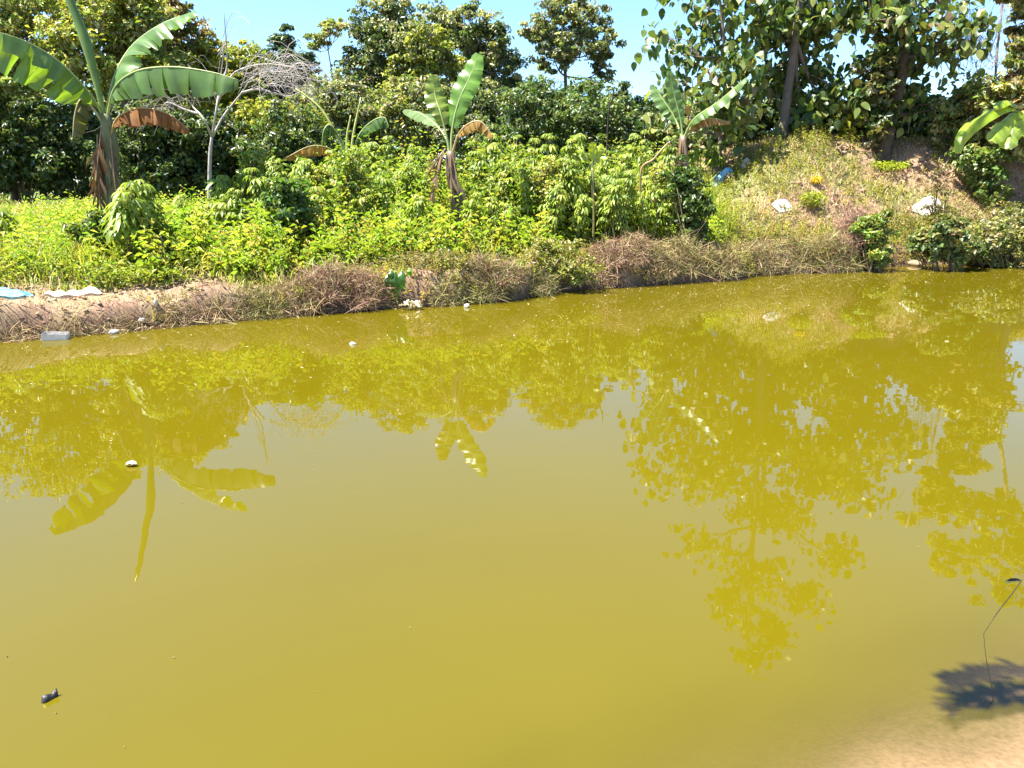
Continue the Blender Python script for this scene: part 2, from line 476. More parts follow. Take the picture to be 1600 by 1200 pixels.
# ------------------------------------------------------------------ water
xs2 = np.concatenate([-np.geomspace(9, 200, 16)[::-1], np.arange(-8.6, 20, 0.2), np.geomspace(20.2, 200, 16)])
tt = np.concatenate([np.linspace(-0.08, 0.32, 60), np.linspace(0.34, 1.0, 34), [1.02, 1.04]])
YY = near_shore(xs2)[:, None] + tt[None, :] * np.maximum(far_shore(xs2) - near_shore(xs2), 1)[:, None]
XX = np.repeat(xs2[:, None], len(tt), 1)
depth = np.clip(-ground(XX, YY), 0, 5)
hide = 1 - np.exp(-np.maximum(depth - 0.01, 0) / 0.062)
nx, ny = YY.shape
i = np.arange(nx - 1)[:, None]; j = np.arange(ny - 1)[None, :]
quads = np.stack([i * ny + j, (i + 1) * ny + j, (i + 1) * ny + j + 1, i * ny + j + 1], -1).reshape(-1, 4)
g = Geo(); g.add(np.stack([XX, YY, 0 * XX], -1), None, quads, np.repeat(hide.reshape(-1, 1), 3, 1))
tag(g.build('water', water_material(), smooth=True), kind='structure')

# ------------------------------------------------------------------ trees
OLIVE = [(0.27, 0.29, 0.085), (0.21, 0.25, 0.07), (0.31, 0.31, 0.125)]
YELLOWG = [(0.30, 0.31, 0.045), (0.25, 0.28, 0.045), (0.20, 0.24, 0.045)]
GREYG = [(0.22, 0.245, 0.10), (0.28, 0.285, 0.155), (0.18, 0.21, 0.075)]
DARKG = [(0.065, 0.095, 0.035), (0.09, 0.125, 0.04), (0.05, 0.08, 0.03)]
BLUEG = [(0.06, 0.10, 0.045), (0.08, 0.125, 0.05)]
BROWNG = [(0.19, 0.15, 0.05), (0.14, 0.15, 0.045), (0.23, 0.17, 0.07)]

def blob(px, row, rx, rz, Y, dy=0.0, ref=False):
    c = mirrored(px, row, Y + dy) if ref else at(px, row, Y + dy)
    a = psize(rx, Y); b = psize(rz, Y)
    return (c, (a, a * 0.85, b))

def limbs(base, top, blobs, r0, barkc, bend=0.3):
    """trunk and limbs"""
    g = Geo()
    base = np.asarray(base, float); top = np.asarray(top, float)
    mid_ = base * 0.5 + top * 0.5 + np.array([rng.normal() * bend, rng.normal() * bend * 0.5, 0])
    P = bez([base - [0, 0, 0.2], base + (mid_ - base) * 0.15, mid_, top], 16)
    R = np.linspace(r0, r0 * 0.25, 16); R[0] *= 1.5; R[1] *= 1.2
    tube(g, P, R, 8, barkc, 0.15)
    for c, r in blobs:
        c = np.asarray(c)
        zz = np.clip(c[2] - 0.8 * r[2] - abs(c[0] - base[0]) * 0.35, base[2] + 0.2 * (top[2] - base[2]), top[2])
        q = int(np.clip(np.searchsorted(P[:, 2], zz), 1, 14))
        s0 = P[q]
        m = s0 * 0.45 + c * 0.55 + np.array([0, 0, -0.12 * np.linalg.norm(c - s0)])
        Q = bez([s0, m, c + [0, 0, r[2] * 0.3]], 9)
        tube(g, Q, np.linspace(R[q] * 0.6, 0.015, 9), 5, barkc, 0.1)
        for _ in range(5):
            e = c + rdir(1, 0.2)[0] * np.array(r) * 0.85
            st = Q[rng.integers(3, 8)]
            tube(g, bez([st, st * 0.5 + e * 0.5 + rng.normal(size=3) * 0.08, e], 6), np.linspace(max(r0 * 0.13, 0.012), 0.006, 6), 4, barkc)
    return g

def tree(name, label, cat, Y, basepx, blobs, pal, n, L, trunk=0.12, bark=(0.12, 0.09, 0.065), group=None, droop=0.5, clump=0.3, wid=0.5, dead=0.0, fill=0.72, top=None):
    base = gpt(basepx, Y)
    t = thing(name, label, cat, base, group)
    B = [blob(b[0], b[1], b[2], b[3], Y, b[4] if len(b) > 4 else rng.normal() * 0.5, (len(b) > 5 and b[5])) for b in blobs]
    if top is None:
        top = max(B, key=lambda q: q[0][2])[0]
    limbs(base, top, B, trunk, bark).build('trunk', M['bark'], t, smooth=True)
    g = Geo(); crown_leaves(g, B, n, L, pal, droop, clump, fill, wid=wid, dead=dead)
    tag(g.build('crown', M['leaf'], t), kind='stuff')
    return t

TG = 'trees at the edge of the forest'
tree('forest_tree', 'tall olive tree behind the left-hand leaf of the tallest banana plant', 'tree', 22, 30,
     [(20, -20, 80, 55), (-80, 30, 90, 80), (55, 55, 65, 45), (5, 115, 70, 45), (-60, 140, 80, 50)], OLIVE, 21000, 0.15, 0.16, group=TG)
tree('forest_tree', 'olive tree standing directly behind the rolled upright leaf of the tallest banana plant', 'tree', 21.5, 195,
     [(160, 25, 60, 45), (212, 20, 42, 40), (125, 85, 50, 45), (215, 105, 60, 45)], YELLOWG + OLIVE, 17000, 0.14, 0.15, group=TG)
tree('forest_tree', 'tree with brownish top beside the upper banana leaf, left of the blue sky gap', 'tree', 24, 262,
     [(262, 25, 32, 30), (280, 80, 50, 35), (240, 120, 50, 35)], BROWNG, 9000, 0.14, 0.12, group=TG)
tree('forest_tree', 'low yellow-green tree behind the bare white tree', 'tree', 24.5, 345,
     [(300, 100, 40, 35), (345, 100, 42, 32), (385, 95, 28, 25), (335, 150, 65, 35), (395, 135, 30, 28)], YELLOWG, 12000, 0.14, 0.12, group=TG)
tree('forest_tree', 'dark blue-green pointed tree rising behind the bare twigs', 'tree', 26, 452,
     [(446, 55, 13, 14), (440, 78, 25, 16), (462, 98, 28, 20), (455, 125, 38, 24), (470, 150, 32, 24), (425, 150, 30, 24)], BLUEG, 11000, 0.13, 0.12, group=TG, clump=0.35)
tree('forest_tree', 'thin leaning tree with a few feathery olive sprays against the sky', 'tree', 27, 545,
     [(500, 62, 24, 10), (528, 40, 24, 10), (490, 74, 18, 8), (515, 48, 16, 8)], OLIVE, 2200, 0.12, 0.06, group=TG, fill=0.3, top=at(508, 50, 27))
tree('forest_tree', 'tallest dark tree in the middle of the forest edge', 'tree', 27.5, 605,
     [(602, 28, 42, 28), (575, 62, 26, 26), (618, 72, 40, 30), (560, 105, 28, 24), (605, 130, 48, 34)], GREYG + DARKG, 15000, 0.14, 0.15, group=TG, clump=0.34)
tree('forest_tree', 'rounded yellowish tree in front of the tallest dark tree', 'tree', 26.3, 660,
     [(655, 78, 34, 32), (682, 108, 36, 28), (640, 115, 34, 26)], YELLOWG + GREYG, 10000, 0.13, 0.12, group=TG)
tree('forest_tree', 'slender forest tree with a loose tufted top behind the rounded yellowish tree', 'tree', 28.5, 695,
     [(688, 32, 26, 22), (702, 58, 20, 18), (680, 55, 16, 14)], GREYG, 4500, 0.13, 0.09, group=TG)
tree('forest_tree', 'twin-topped dark tree behind the tall leaf of the middle banana plant', 'tree', 27, 755,
     [(738, 35, 24, 26), (768, 66, 28, 28), (742, 85, 34, 30), (786, 108, 24, 30), (765, 140, 40, 30)], GREYG + DARKG, 12500, 0.14, 0.14, group=TG, clump=0.34)
tree('forest_tree', 'tree with an open rounded crown standing alone against the sky', 'tree', 28, 905,
     [(880, 28, 40, 26), (925, 38, 30, 22), (850, 58, 30, 22), (935, 75, 28, 22), (890, 75, 38, 22), (948, 108, 16, 20), (865, 95, 28, 14), (838, 45, 16, 14)],
     GREYG + [(0.10, 0.12, 0.06)], 9500, 0.16, 0.15, group=TG, clump=0.3, fill=0.6)
tree('forest_tree', 'round grey-green bushy tree below the feathery sprays', 'tree', 24, 520,
     [(520, 160, 42, 34), (490, 185, 35, 28), (555, 190, 40, 28)], GREYG, 8000, 0.13, 0.1, group=TG)
tree('forest_tree', 'broad dark canopy below the open-crowned tree', 'tree', 25, 870,
     [(845, 155, 48, 28), (905, 160, 40, 26), (930, 180, 34, 26), (815, 180, 50, 34), (870, 190, 60, 30)], [(0.09, 0.14, 0.03), (0.11, 0.155, 0.032), (0.075, 0.12, 0.028)], 17000, 0.12, 0.15, group=TG)
tree('forest_tree', 'low distant tree in the sky gap beside the big-leaved trees', 'tree', 30, 985,
     [(980, 180, 30, 16), (1010, 175, 30, 20), (955, 190, 25, 16)], [(0.05, 0.09, 0.02), (0.06, 0.10, 0.022)], 6000, 0.13, 0.1, group=TG)
tree('forest_tree', 'low shaded tree behind the banana plant beside the blue tarp', 'tree', 23, 1060,
     [(1035, 205, 40, 26), (1085, 200, 40, 28), (1060, 225, 60, 22), (1120, 215, 40, 24)], DARKG + GREYG, 8000, 0.14, 0.1, group=TG)
tree('forest_tree', 'yellow-green shrubby tree just right of the bare white tree', 'tree', 22.5, 450,
     [(445, 185, 45, 28), (405, 195, 35, 30), (475, 215, 40, 30), (420, 225, 45, 30)], YELLOWG, 10000, 0.13, 0.1, group=TG)
tree('forest_tree', 'leafy tree filling the gap behind the low ragged banana plant', 'tree', 24.5, 620,
     [(600, 175, 45, 32), (650, 165, 45, 36), (560, 210, 40, 26), (630, 210, 50, 30)], OLIVE + GREYG, 11000, 0.13, 0.11, group=TG)
tree('forest_tree', 'shaded tree directly behind the crown of the middle banana plant', 'tree', 24, 735,
     [(700, 170, 40, 34), (755, 175, 40, 36), (725, 210, 55, 30), (790, 205, 40, 30)], GREYG + DARKG, 11000, 0.13, 0.12, group=TG)

def bush(name, label, cat, Y, basepx, blobs, pal, n, L, group=None, wid=0.5, clump=0.35, mat='leaf'):
    base = gpt(basepx, Y)
    t = thing(name, label, cat, base, group)
    B = [blob(b[0], b[1], b[2], b[3], Y, rng.normal() * 0.1) for b in blobs]
    g = Geo()
    for c, r in B:
        for _ in range(4):
            e = np.asarray(c) + rdir(1, 0.4)[0] * np.array(r) * 0.8
            st = base + np.array([rng.normal() * 0.08, rng.normal() * 0.08, -0.05])
            tube(g, bez([st, st * 0.4 + e * 0.6 + np.array([0, 0, 0.15]) * r[2], e], 7), np.linspace(0.022, 0.005, 7), 4, (0.13, 0.10, 0.06))
    g.build('stem', M['bark'], t)
    g = Geo(); crown_leaves(g, B, n, L, pal, 0.5, clump, 0.6, wid=wid)
    tag(g.build('foliage', M[mat], t), kind='stuff')
    return t

UG = 'dark bushes under the forest edge'
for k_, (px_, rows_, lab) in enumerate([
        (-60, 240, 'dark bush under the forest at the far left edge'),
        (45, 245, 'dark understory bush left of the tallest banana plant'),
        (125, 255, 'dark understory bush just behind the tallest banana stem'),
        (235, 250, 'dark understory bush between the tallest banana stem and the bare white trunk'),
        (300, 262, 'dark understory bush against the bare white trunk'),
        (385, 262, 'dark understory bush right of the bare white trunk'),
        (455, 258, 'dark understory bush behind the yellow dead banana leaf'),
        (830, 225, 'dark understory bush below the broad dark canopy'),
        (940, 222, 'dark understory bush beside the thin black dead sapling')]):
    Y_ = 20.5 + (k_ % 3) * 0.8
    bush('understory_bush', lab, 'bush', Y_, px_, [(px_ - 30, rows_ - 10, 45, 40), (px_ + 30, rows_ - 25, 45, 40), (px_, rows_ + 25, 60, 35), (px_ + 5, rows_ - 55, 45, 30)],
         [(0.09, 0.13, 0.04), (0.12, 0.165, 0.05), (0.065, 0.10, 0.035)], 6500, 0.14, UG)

# far-off wood behind the edge trees
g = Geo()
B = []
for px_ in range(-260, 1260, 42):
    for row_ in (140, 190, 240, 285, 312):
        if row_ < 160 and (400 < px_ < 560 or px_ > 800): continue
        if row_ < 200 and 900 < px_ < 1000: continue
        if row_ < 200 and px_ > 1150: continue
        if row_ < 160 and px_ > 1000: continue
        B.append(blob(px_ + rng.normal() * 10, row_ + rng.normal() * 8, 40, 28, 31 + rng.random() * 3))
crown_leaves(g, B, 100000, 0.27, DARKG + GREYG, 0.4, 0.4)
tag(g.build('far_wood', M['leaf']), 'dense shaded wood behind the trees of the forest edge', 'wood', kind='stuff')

# ------------------------------------------------------------------ big-leaved trees on the mound
def broad_leaf_mesh(k):
    """one ovate drooping leaf, stalk at the origin, blade along +X"""
    g = Geo()
    prof = [(0.0, 0.03), (0.12, 0.26), (0.35, 0.36), (0.62, 0.28), (0.85, 0.12), (1.0, 0.0)]
    v = []
    for x, w in prof:
        zc = -0.25 * x * x + 0.05 * math.sin(5 * x + k)
        v += [(x, -w, zc + 0.10 * w * (1 + k % 2)), (x, 0, zc), (x, w, zc + 0.12 * w + 0.05 * math.sin(7 * x + 2 * k))]
    f = []
    for a in range(len(prof) - 1):
        for b in range(2):
            f.append((a * 3 + b, (a + 1) * 3 + b, (a + 1) * 3 + b + 1, a * 3 + b + 1))
    g.add(v, None, f)
    me = g.mesh('broad_leaf', smooth=True); me.materials.append(M['teak'])
    return me, np.array(v), np.array(f)
BL = [broad_leaf_mesh(k) for k in range(4)]

def big_leaf_tree(label, Y, basepx, blobs, npart, nstuff, size, trunk, top, pal, bark=(0.14, 0.11, 0.085), lean=0.3, behind=False, dens=62):
    base = gpt(basepx, Y)
    t = thing('broad_leaved_tree', label, 'tree', base, 'big-leaved trees on the mound')
    B = [blob(b[0], b[1], b[2], b[3], Y, rng.normal() * 0.4 + (0.5 if (behind and len(b) < 5 and b[1] > 20) else 0.0), (len(b) > 4 and b[4])) for b in blobs]
    limbs(base, top, B, trunk, bark, lean).build('trunk', M['bark'], t, smooth=True)
    vol = np.array([b[1][0] * b[1][1] * b[1][2] for b in B]) ** 0.75; vol /= vol.sum()
    clumps = []
    for bi in range(len(B)):
        c, r = B[bi]
        for _ in range(max(3, int(dens * vol[bi]))):
            clumps.append((np.asarray(c) + rdir(1, 0.1)[0] * np.array(r) * (0.3 + 0.75 * rng.random() ** 0.7), 0.15 + 0.14 * rng.random()))
    def spot():
        c, r = clumps[rng.integers(len(clumps))]
        p = c + rng.normal(size=3) * r * np.array([1, 1, 0.9])
        az = rng.random() * 2 * math.pi; pitch = math.radians(rng.normal(40, 28)); roll = math.radians(rng.normal(0, 30))
        s = size * (0.55 + 0.75 * rng.random())
        return p, az, pitch, roll, s
    cand = [spot() for _ in range(npart * 3)]
    # the leaves nearest the water are the ones that show largest
    cand.sort(key=lambda q: q[0][1] - 0.0 * q[0][2])
    chosen = [q for q in cand if (q[0][2] - H) / q[0][1] < 0.22][:npart]
    bl = np.array(base)
    for p, az, pi_, ro, s in chosen:
        o = bpy.data.objects.new('leaf', BL[rng.integers(4)][0]); col.objects.link(o); o.parent = t
        o.location = p - bl; o.rotation_euler = (ro, pi_, az); o.scale = (s, s, s)
    g = Geo()
    pal = np.array(pal)
    for _ in range(nstuff):
        p, az, pi_, ro, s = spot()
        me, v, f = BL[rng.integers(4)]
        Mx = np.array(Matrix.Rotation(az, 3, 'Z') @ Matrix.Rotation(pi_, 3, 'Y') @ Matrix.Rotation(ro, 3, 'X'))
        cl = pal[rng.integers(len(pal))] * (0.7 + 0.6 * rng.random())
        g.add((v * s) @ Mx.T + p, None, f, cl)
    tag(g.build('foliage', M['leaf'], t, smooth=True), kind='stuff')
    return t
TEAK = [(0.055, 0.10, 0.025), (0.085, 0.14, 0.03), (0.14, 0.19, 0.045), (0.065, 0.115, 0.04), (0.20, 0.22, 0.06)]
big_leaf_tree('big-leaved tree behind the banana plant beside the blue tarp, olive and rust leaves', 18.2, 1120,
    [(1040, 62, 20, 18), (1085, 25, 32, 22), (1130, 15, 40, 30), (1075, 85, 38, 28), (1125, 85, 45, 36), (1060, 125, 38, 24), (1150, 130, 45, 34), (1100, 160, 52, 30), (1040, 170, 26, 22), (1155, 185, 42, 26),
     (1080, -40, 40, 30), (1140, -50, 45, 35)],
    250, 1050, 0.215, 0.09, at(1120, -50, 18.2), TEAK)
big_leaf_tree('tallest big-leaved tree with a straight grey trunk at the left end of the mound crest', 19.3, 1222,
    [(1215, 60, 42, 34), (1270, 40, 40, 36), (1260, 110, 44, 34), (1200, 130, 40, 34), (1250, 170, 45, 28), (1290, 160, 36, 28),
     (1185, 690, 100, 32, True), (1100, 735, 55, 22, True), (1270, 740, 70, 26, True), (1190, 795, 90, 32, True), (1095, 860, 50, 13, True), (1290, 862, 58, 12, True),
     (1190, 900, 65, 26, True), (1120, 940, 46, 22, True), (1265, 938, 50, 18, True), (1185, 985, 60, 30, True), (1183, 1040, 30, 30, True)],
    250, 4800, 0.215, 0.15, mirrored(1165, 1062, 19.3), TEAK, lean=0.04, dens=150, behind=True, bark=(0.12, 0.10, 0.08))
big_leaf_tree('big-leaved tree with a vine-clad trunk in the middle of the mound crest', 18.8, 1378,
    [(1340, 35, 45, 38), (1400, 20, 50, 36), (1455, 20, 42, 26), (1430, 75, 38, 32), (1385, 90, 45, 34), (1330, 110, 42, 36), (1405, 140, 30, 20), (1440, 165, 36, 18), (1310, 165, 36, 28), (1370, 165, 36, 28),
     (1380, -40, 60, 40), (1370, 650, 52, 32, True), (1400, 690, 40, 30, True), (1330, 725, 55, 30, True), (1355, 790, 40, 24, True)],
    250, 1600, 0.215, 0.24, mirrored(1310, 770, 18.8), TEAK, lean=0.2, behind=True, bark=(0.07, 0.055, 0.04))

vt = [o for o in col.objects if o.name.startswith('broad_leaved_tree')][-1]
g = Geo()
crown_leaves(g, [blob(1378 + rng.normal() * 8, r_, 15, 14, 18.6, -0.1) for r_ in range(30, 215, 14)] + [blob(1350 + rng.normal() * 10, r_, 16, 16, 18.9) for r_ in range(110, 200, 24)], 1500, 0.15, [(0.07, 0.10, 0.03), (0.10, 0.13, 0.035), (0.13, 0.12, 0.05)], 0.9, 0.5, wid=0.7)
tag(g.build('climbing_vine', M['leaf'], vt), kind='stuff')

MG = 'dark bushes behind the mound'
for px_, row_, lab in [(1180, 190, 'shaded bush left of the straight grey trunk on the mound'), (1285, 185, 'shaded bush between the two big trunks on the mound'), (1445, 200, 'shaded bush right of the vine-clad trunk on the mound'), (1365, 185, 'shaded bush at the foot of the vine-clad trunk')]:
    bush('understory_bush', lab, 'bush', 21.5, px_, [(px_ - 30, row_, 40, 30), (px_ + 30, row_ - 5, 40, 32), (px_, row_ - 22, 40, 26), (px_, row_ + 25, 60, 22)], DARKG, 4500, 0.2, MG)

tree('vine_covered_tree', 'vine-covered tree at the right edge of the picture, olive and brown leaves', 'tree', 17.5, 1610,
     [(1590, 105, 22, 40), (1600, 30, 20, 40), (1575, 150, 35, 30), (1620, 150, 40, 60), (1625, 60, 26, 60), (1600, -50, 30, 45)], BROWNG + OLIVE, 9000, 0.15, 0.13, (0.13, 0.1, 0.08), clump=0.35)
tree('tall_thin_tree', 'tall thin-trunked tree whose feathery crown shows only mirrored in the pond', 'tree', 20.5, 1570,
     [(1500, 800, 60, 26, 0, True), (1450, 770, 34, 14, 0.3, True), (1560, 790, 60, 30, 0, True), (1530, 860, 70, 30, 0.4, True), (1600, 850, 60, 40, 0, True), (1480, 880, 34, 18, 0, True), (1560, 925, 40, 26, 0, True), (1420, 815, 26, 10, 0, True)],
     OLIVE, 7500, 0.17, 0.1, (0.2, 0.16, 0.14), fill=0.4, top=mirrored(1560, 920, 20.5))
bush('slope_bush', 'large pale olive bush on the slope at the right edge, below the bare twigs', 'bush', ghit(1560, 262)[1], 1560,
     [(1545, 160, 48, 34), (1590, 185, 45, 40), (1510, 180, 34, 24), (1505, 205, 40, 22), (1560, 220, 60, 26)], [(0.22, 0.24, 0.07), (0.27, 0.28, 0.10), (0.17, 0.20, 0.055)], 11000, 0.13, wid=0.6)
bush('slope_bush', 'dark leafy bush hanging down the mound near the right edge', 'bush', ghit(1535, 305)[1], 1535,
     [(1530, 262, 26, 24), (1548, 290, 26, 20), (1515, 246, 22, 16), (1535, 302, 34, 12)], [(0.12, 0.17, 0.035), (0.16, 0.20, 0.045)], 3200, 0.11, wid=0.6)

# ------------------------------------------------------------------ bare trees
def bare_tree(label, Y, stems, twigs, bark, r0, name='bare_tree'):
    P0 = stems[0]
    base = gpt(P0[0][0], Y)
    t = thing(name, label, 'tree', base)
    g = Geo()
    for si, st in enumerate(stems):
        pts = [at(a, b, Y + (0 if si == 0 else rng.normal() * 0.15)) for a, b in st]
        if si == 0: pts[0] = base - [0, 0, 0.2]
        else: pts[0] = at(*st[0], Y)
        rr = r0 if si == 0 else r0 * 0.55
        tube(g, bez(pts, 14), np.linspace(rr, rr * (0.62 if si == 0 else 0.22), 14), 6, bark, 0.12)
    g.build('trunk', M['bark'], t, smooth=True)
    g = Geo()
    for (x0, y0, x1, y1, dx, dy, n) in twigs:
        for _ in range(n):
            a, b = rng.uniform(x0, x1), rng.uniform(y0, y1)
            dY = rng.normal() * 0.5
            p0 = at(a, b, Y + dY)
            L1 = rng.uniform(0.5, 1.2)
            p2 = at(a + dx * L1 + rng.normal() * 22, b + dy * L1 + rng.normal() * 18, Y + dY + rng.normal() * 0.3)
            ll = np.linalg.norm(p2 - p0)
            p1 = p0 * 0.6 + p2 * 0.4 + np.array([rng.normal() * 0.15 * ll, rng.normal() * 0.1, (0.22 + 0.2 * rng.normal()) * ll])
            p3 = p2 + (p2 - p0) * 0.3 * rng.random() + np.array([rng.normal() * 0.2, rng.normal() * 0.1, -0.3 * rng.random()]) * ll
            tube(g, bez([p0, p1, p2, p3], 10), np.linspace(0.0065, 0.0025, 10), 3, np.array(bark) * rng.uniform(0.55, 1.1))
    if twigs: tag(g.build('twigs', M['bark'], t), kind='stuff')
    return t
bare_tree('bare whitish tree with a tangle of pale leafless twigs, left of the cassava', 17.0,
    [[(325, 298), (328, 250), (331, 214)], [(331, 214), (318, 185), (300, 165), (285, 140)], [(332, 214), (338, 170), (345, 120), (352, 60)], [(333, 212), (350, 180), (378, 145), (398, 118), (440, 112), (500, 128)],
     [(340, 160), (355, 130), (372, 110), (420, 100), (490, 112)], [(378, 145), (405, 140), (450, 150), (480, 140)], [(310, 178), (285, 170), (262, 160), (250, 172)], [(345, 128), (355, 100), (350, 20)]],
    [(370, 105, 430, 140, 60, -6, 45), (400, 108, 460, 140, 45, 6, 40), (255, 150, 300, 175, -40, 10, 22), (300, 140, 360, 170, -30, -22, 16), (430, 100, 470, 130, 35, 14, 22), (340, 60, 355, 120, 14, -30, 8)], (0.30, 0.265, 0.24), 0.055)
bare_tree('bare purplish twiggy tree against the sky near the right edge', 19.0,
    [(((1560, 240)), (1556, 110), (1566, 0), (1570, -160))], [(1490, 30, 1560, 120, -20, -20, 110), (1500, 40, 1560, 120, 20, -30, 50), (1560, -60, 1600, 60, 20, -30, 60)], (0.26, 0.22, 0.24), 0.035)
bare_tree('thin black dead sapling with a forked tip above the cassava', 15.5,
    [[(946, 250), (950, 190), (957, 155), (960, 135)], [(957, 155), (966, 148), (974, 144)]], [], (0.03, 0.025, 0.02), 0.02, 'dead_sapling')

# ------------------------------------------------------------------ banana plants
def banana_leaf(parent, pts, W, up=(0, 0, 1), dl=-0.4, dr=-0.4, t0=0.18, c=(0.10, 0.17, 0.03), tear=0.3, name='leaf', mat='banana', n=36, rib=(0.22, 0.27, 0.09), ribr=0.022, wmin=0.0, droop_j=0.12, wl=1.0, wr=1.0, sweep=0.18):
    P = bez(pts, n); T = norm(np.gradient(P, axis=0))
    U = np.asarray(up, float)
    S = norm(np.cross(T, U)); N = np.cross(S, T)
    tt = np.linspace(0, 1, n); q = np.clip((tt - t0) / (1 - t0), 0, 1)
    w = W * np.clip(np.sin(np.pi * np.clip(q * 0.93 + 0.035, 0, 1)) ** 0.55, wmin, 1) * (q > 0)
    g = Geo(); c = np.asarray(c, float)
    i0 = int(np.argmax(q > 0))
    for side, dr_ in ((1, dl), (-1, dr)):
        a = i0
        while a < n - 1:
            b = min(n - 1, a + int(rng.integers(2, 4 + int(10 * (1 - tear)))))
            off = rng.normal() * droop_j * (0.4 + tear)
            sh = 1 - tear * 0.35 * rng.random()
            idx = np.arange(a, b + 1)
            rows = []
            for fr in (0.0, 0.35, 0.7, 1.0):
                ang = dr_ + off + (0.13 * np.sin(idx * 1.35 + side + off * 9) + 0.06 * np.sin(idx * 2.9)) - 0.22 * fr * (1 if dr_ < 0.3 else 0)
                wd = w[idx] * fr * sh * (wl if side > 0 else wr)
                d = S[idx] * side * np.cos(ang)[:, None] + N[idx] * np.sin(ang)[:, None]
                # a torn strip is a little narrower towards its free end
                pinch = 0.0 if fr < 0.3 else 0.24 * tear * fr
                pp = P[idx] + d * wd[:, None] + T[idx] * (wd * sweep)[:, None]
                cen = pp.mean(0)
                pp = pp + (cen - pp) * pinch
                rows.append(pp)
            v = np.concatenate(rows); m = len(idx)
            f = [(r * m + k, r * m + k + 1, (r + 1) * m + k + 1, (r + 1) * m + k) for r in range(3) for k in range(m - 1)]
            cc = c * (0.85 + 0.3 * rng.random()) * np.repeat((1 + 0.14 * np.sin(idx * 2.3))[None, :], 4, 0).reshape(-1, 1)
            g.add(v, None, f, cc)
            a = b
    o = g.build(name, M[mat], parent, smooth=True)
    g = Geo(); tube(g, P - N * 0.006, np.linspace(ribr, 0.005, n), 6, rib)
    r = g.build('midrib', M['stalk'], o, base=np.array(parent.location), smooth=True)
    return o

def banana_plant(label, Y, basepx, crown_pt, r0, stem_c, kind='banana plants'):
    base = gpt(basepx, Y)
    t = thing('banana_plant', label, 'banana plant', base, kind)
    g = Geo()
    top = np.asarray(crown_pt)
    P = bez([base - [0, 0, 0.15], base * 0.6 + top * 0.4 + [0.03, 0, 0], top], 16)
    cc = np.array(stem_c) * (0.8 + 0.4 * rng.random((16, 1)))
    tube(g, P, np.linspace(r0 * 1.25, r0 * 0.6, 16), 10, cc, 0.06)
    for k_ in range(5):     # overlapping sheaths
        a = rng.uniform(0.15, 0.8); i0 = int(a * 15)
        th = rng.random() * 6.28
        off = np.array([math.cos(th), math.sin(th), 0]) * r0 * 0.75
        Q = [P[i0] + off, P[min(15, i0 + 3)] + off * 0.9, P[min(15, i0 + 5)] + off * 0.8]
        tube(g, bez(Q, 7), np.array([0.2, 0.5, 0.6, 0.55, 0.45, 0.3, 0.1]) * r0, 6, np.array(stem_c) * rng.uniform(0.6, 1.3))
    g.build('stem', M['stalk'], t, smooth=True)
    return t

def hanging_leaf(t, p, q, w, c=(0.17, 0.095, 0.045)):
    p = np.asarray(p); q = np.asarray(q)
    mid_ = p * 0.5 + q * 0.5 + np.array([rng.normal() * 0.04, -0.05, 0.05])
    return banana_leaf(t, [p, mid_, q], w, up=(0.1, -1, 0.2), dl=-0.9, dr=-0.9, t0=0.02, c=c, tear=0.95, name='dead_leaf', mat='dry_leaf', rib=(0.2, 0.13, 0.07), ribr=0.012, n=22, droop_j=0.5, sweep=2.2)

BG = (0.09, 0.165, 0.035)
# tallest plant, left
Y = 11.9
b1 = banana_plant('tallest banana plant, at the left, with a rolled leaf standing straight up', Y, 182, at(164, 178, Y), 0.115, (0.13, 0.14, 0.05))
banana_leaf(b1, [at(160, 178, Y), at(142, 148, Y - 0.1), at(95, 98, Y - 0.5), at(30, 60, Y - 1.0), at(-60, 38, Y - 1.5)], 0.36, up=(0.1, -0.35, 1), dl=-1.3, dr=-0.75, t0=0.1, c=(0.13, 0.20, 0.05), tear=0.6, wl=1.75)
# rolled leaf
g = Geo()
P = bez([at(164, 185, Y), at(146, 110, Y), at(125, 40, Y), mirrored(213, 905, Y)], 24)
tube(g, P, np.concatenate([np.linspace(0.03, 0.075, 14), np.linspace(0.072, 0.035, 10)]), 8, np.repeat(np.linspace([0.16, 0.24, 0.05], [0.10, 0.17, 0.03], 24), 1, 0), 0.03)
g.build('rolled_leaf', M['banana'], b1, smooth=True)
banana_leaf(b1, [at(166, 175, Y), at(178, 120, Y + 0.1), at(205, 72, Y + 0.3), at(250, 38, Y + 0.4), at(303, 17, Y + 0.5)], 0.46, up=(-0.35, -0.55, 0.8), dl=-0.05, dr=-0.4, t0=0.12, c=BG, tear=0.2)
banana_leaf(b1, [at(168, 178, Y), at(180, 135, Y - 0.2), at(215, 110, Y - 0.4), at(270, 104, Y - 0.6), at(330, 112, Y - 0.75), at(372, 124, Y - 0.8)], 0.40, up=(0.05, -0.1, 1), dl=-1.2, dr=-0.9, t0=0.08, c=(0.085, 0.15, 0.035), tear=0.75, wl=1.25)
banana_leaf(b1, [at(172, 210, Y), at(185, 182, Y - 0.1), at(218, 168, Y - 0.3), at(260, 176, Y - 0.4), at(296, 202, Y - 0.5)], 0.30, up=(0, -0.2, 1), dl=-1.0, dr=-1.25, t0=0.1, c=(0.19, 0.085, 0.03), tear=0.9, name='dead_leaf', mat='dry_leaf', rib=(0.3, 0.2, 0.08))
banana_leaf(b1, [at(160, 190, Y), at(142, 165, Y - 0.1), at(125, 156, Y - 0.2), at(116, 180, Y - 0.25), at(113, 216, Y - 0.3)], 0.26, up=(0, -0.2, 1), dl=-1.2, dr=-1.3, t0=0.15, c=(0.10, 0.10, 0.03), tear=0.5, rib=(0.3, 0.26, 0.12))
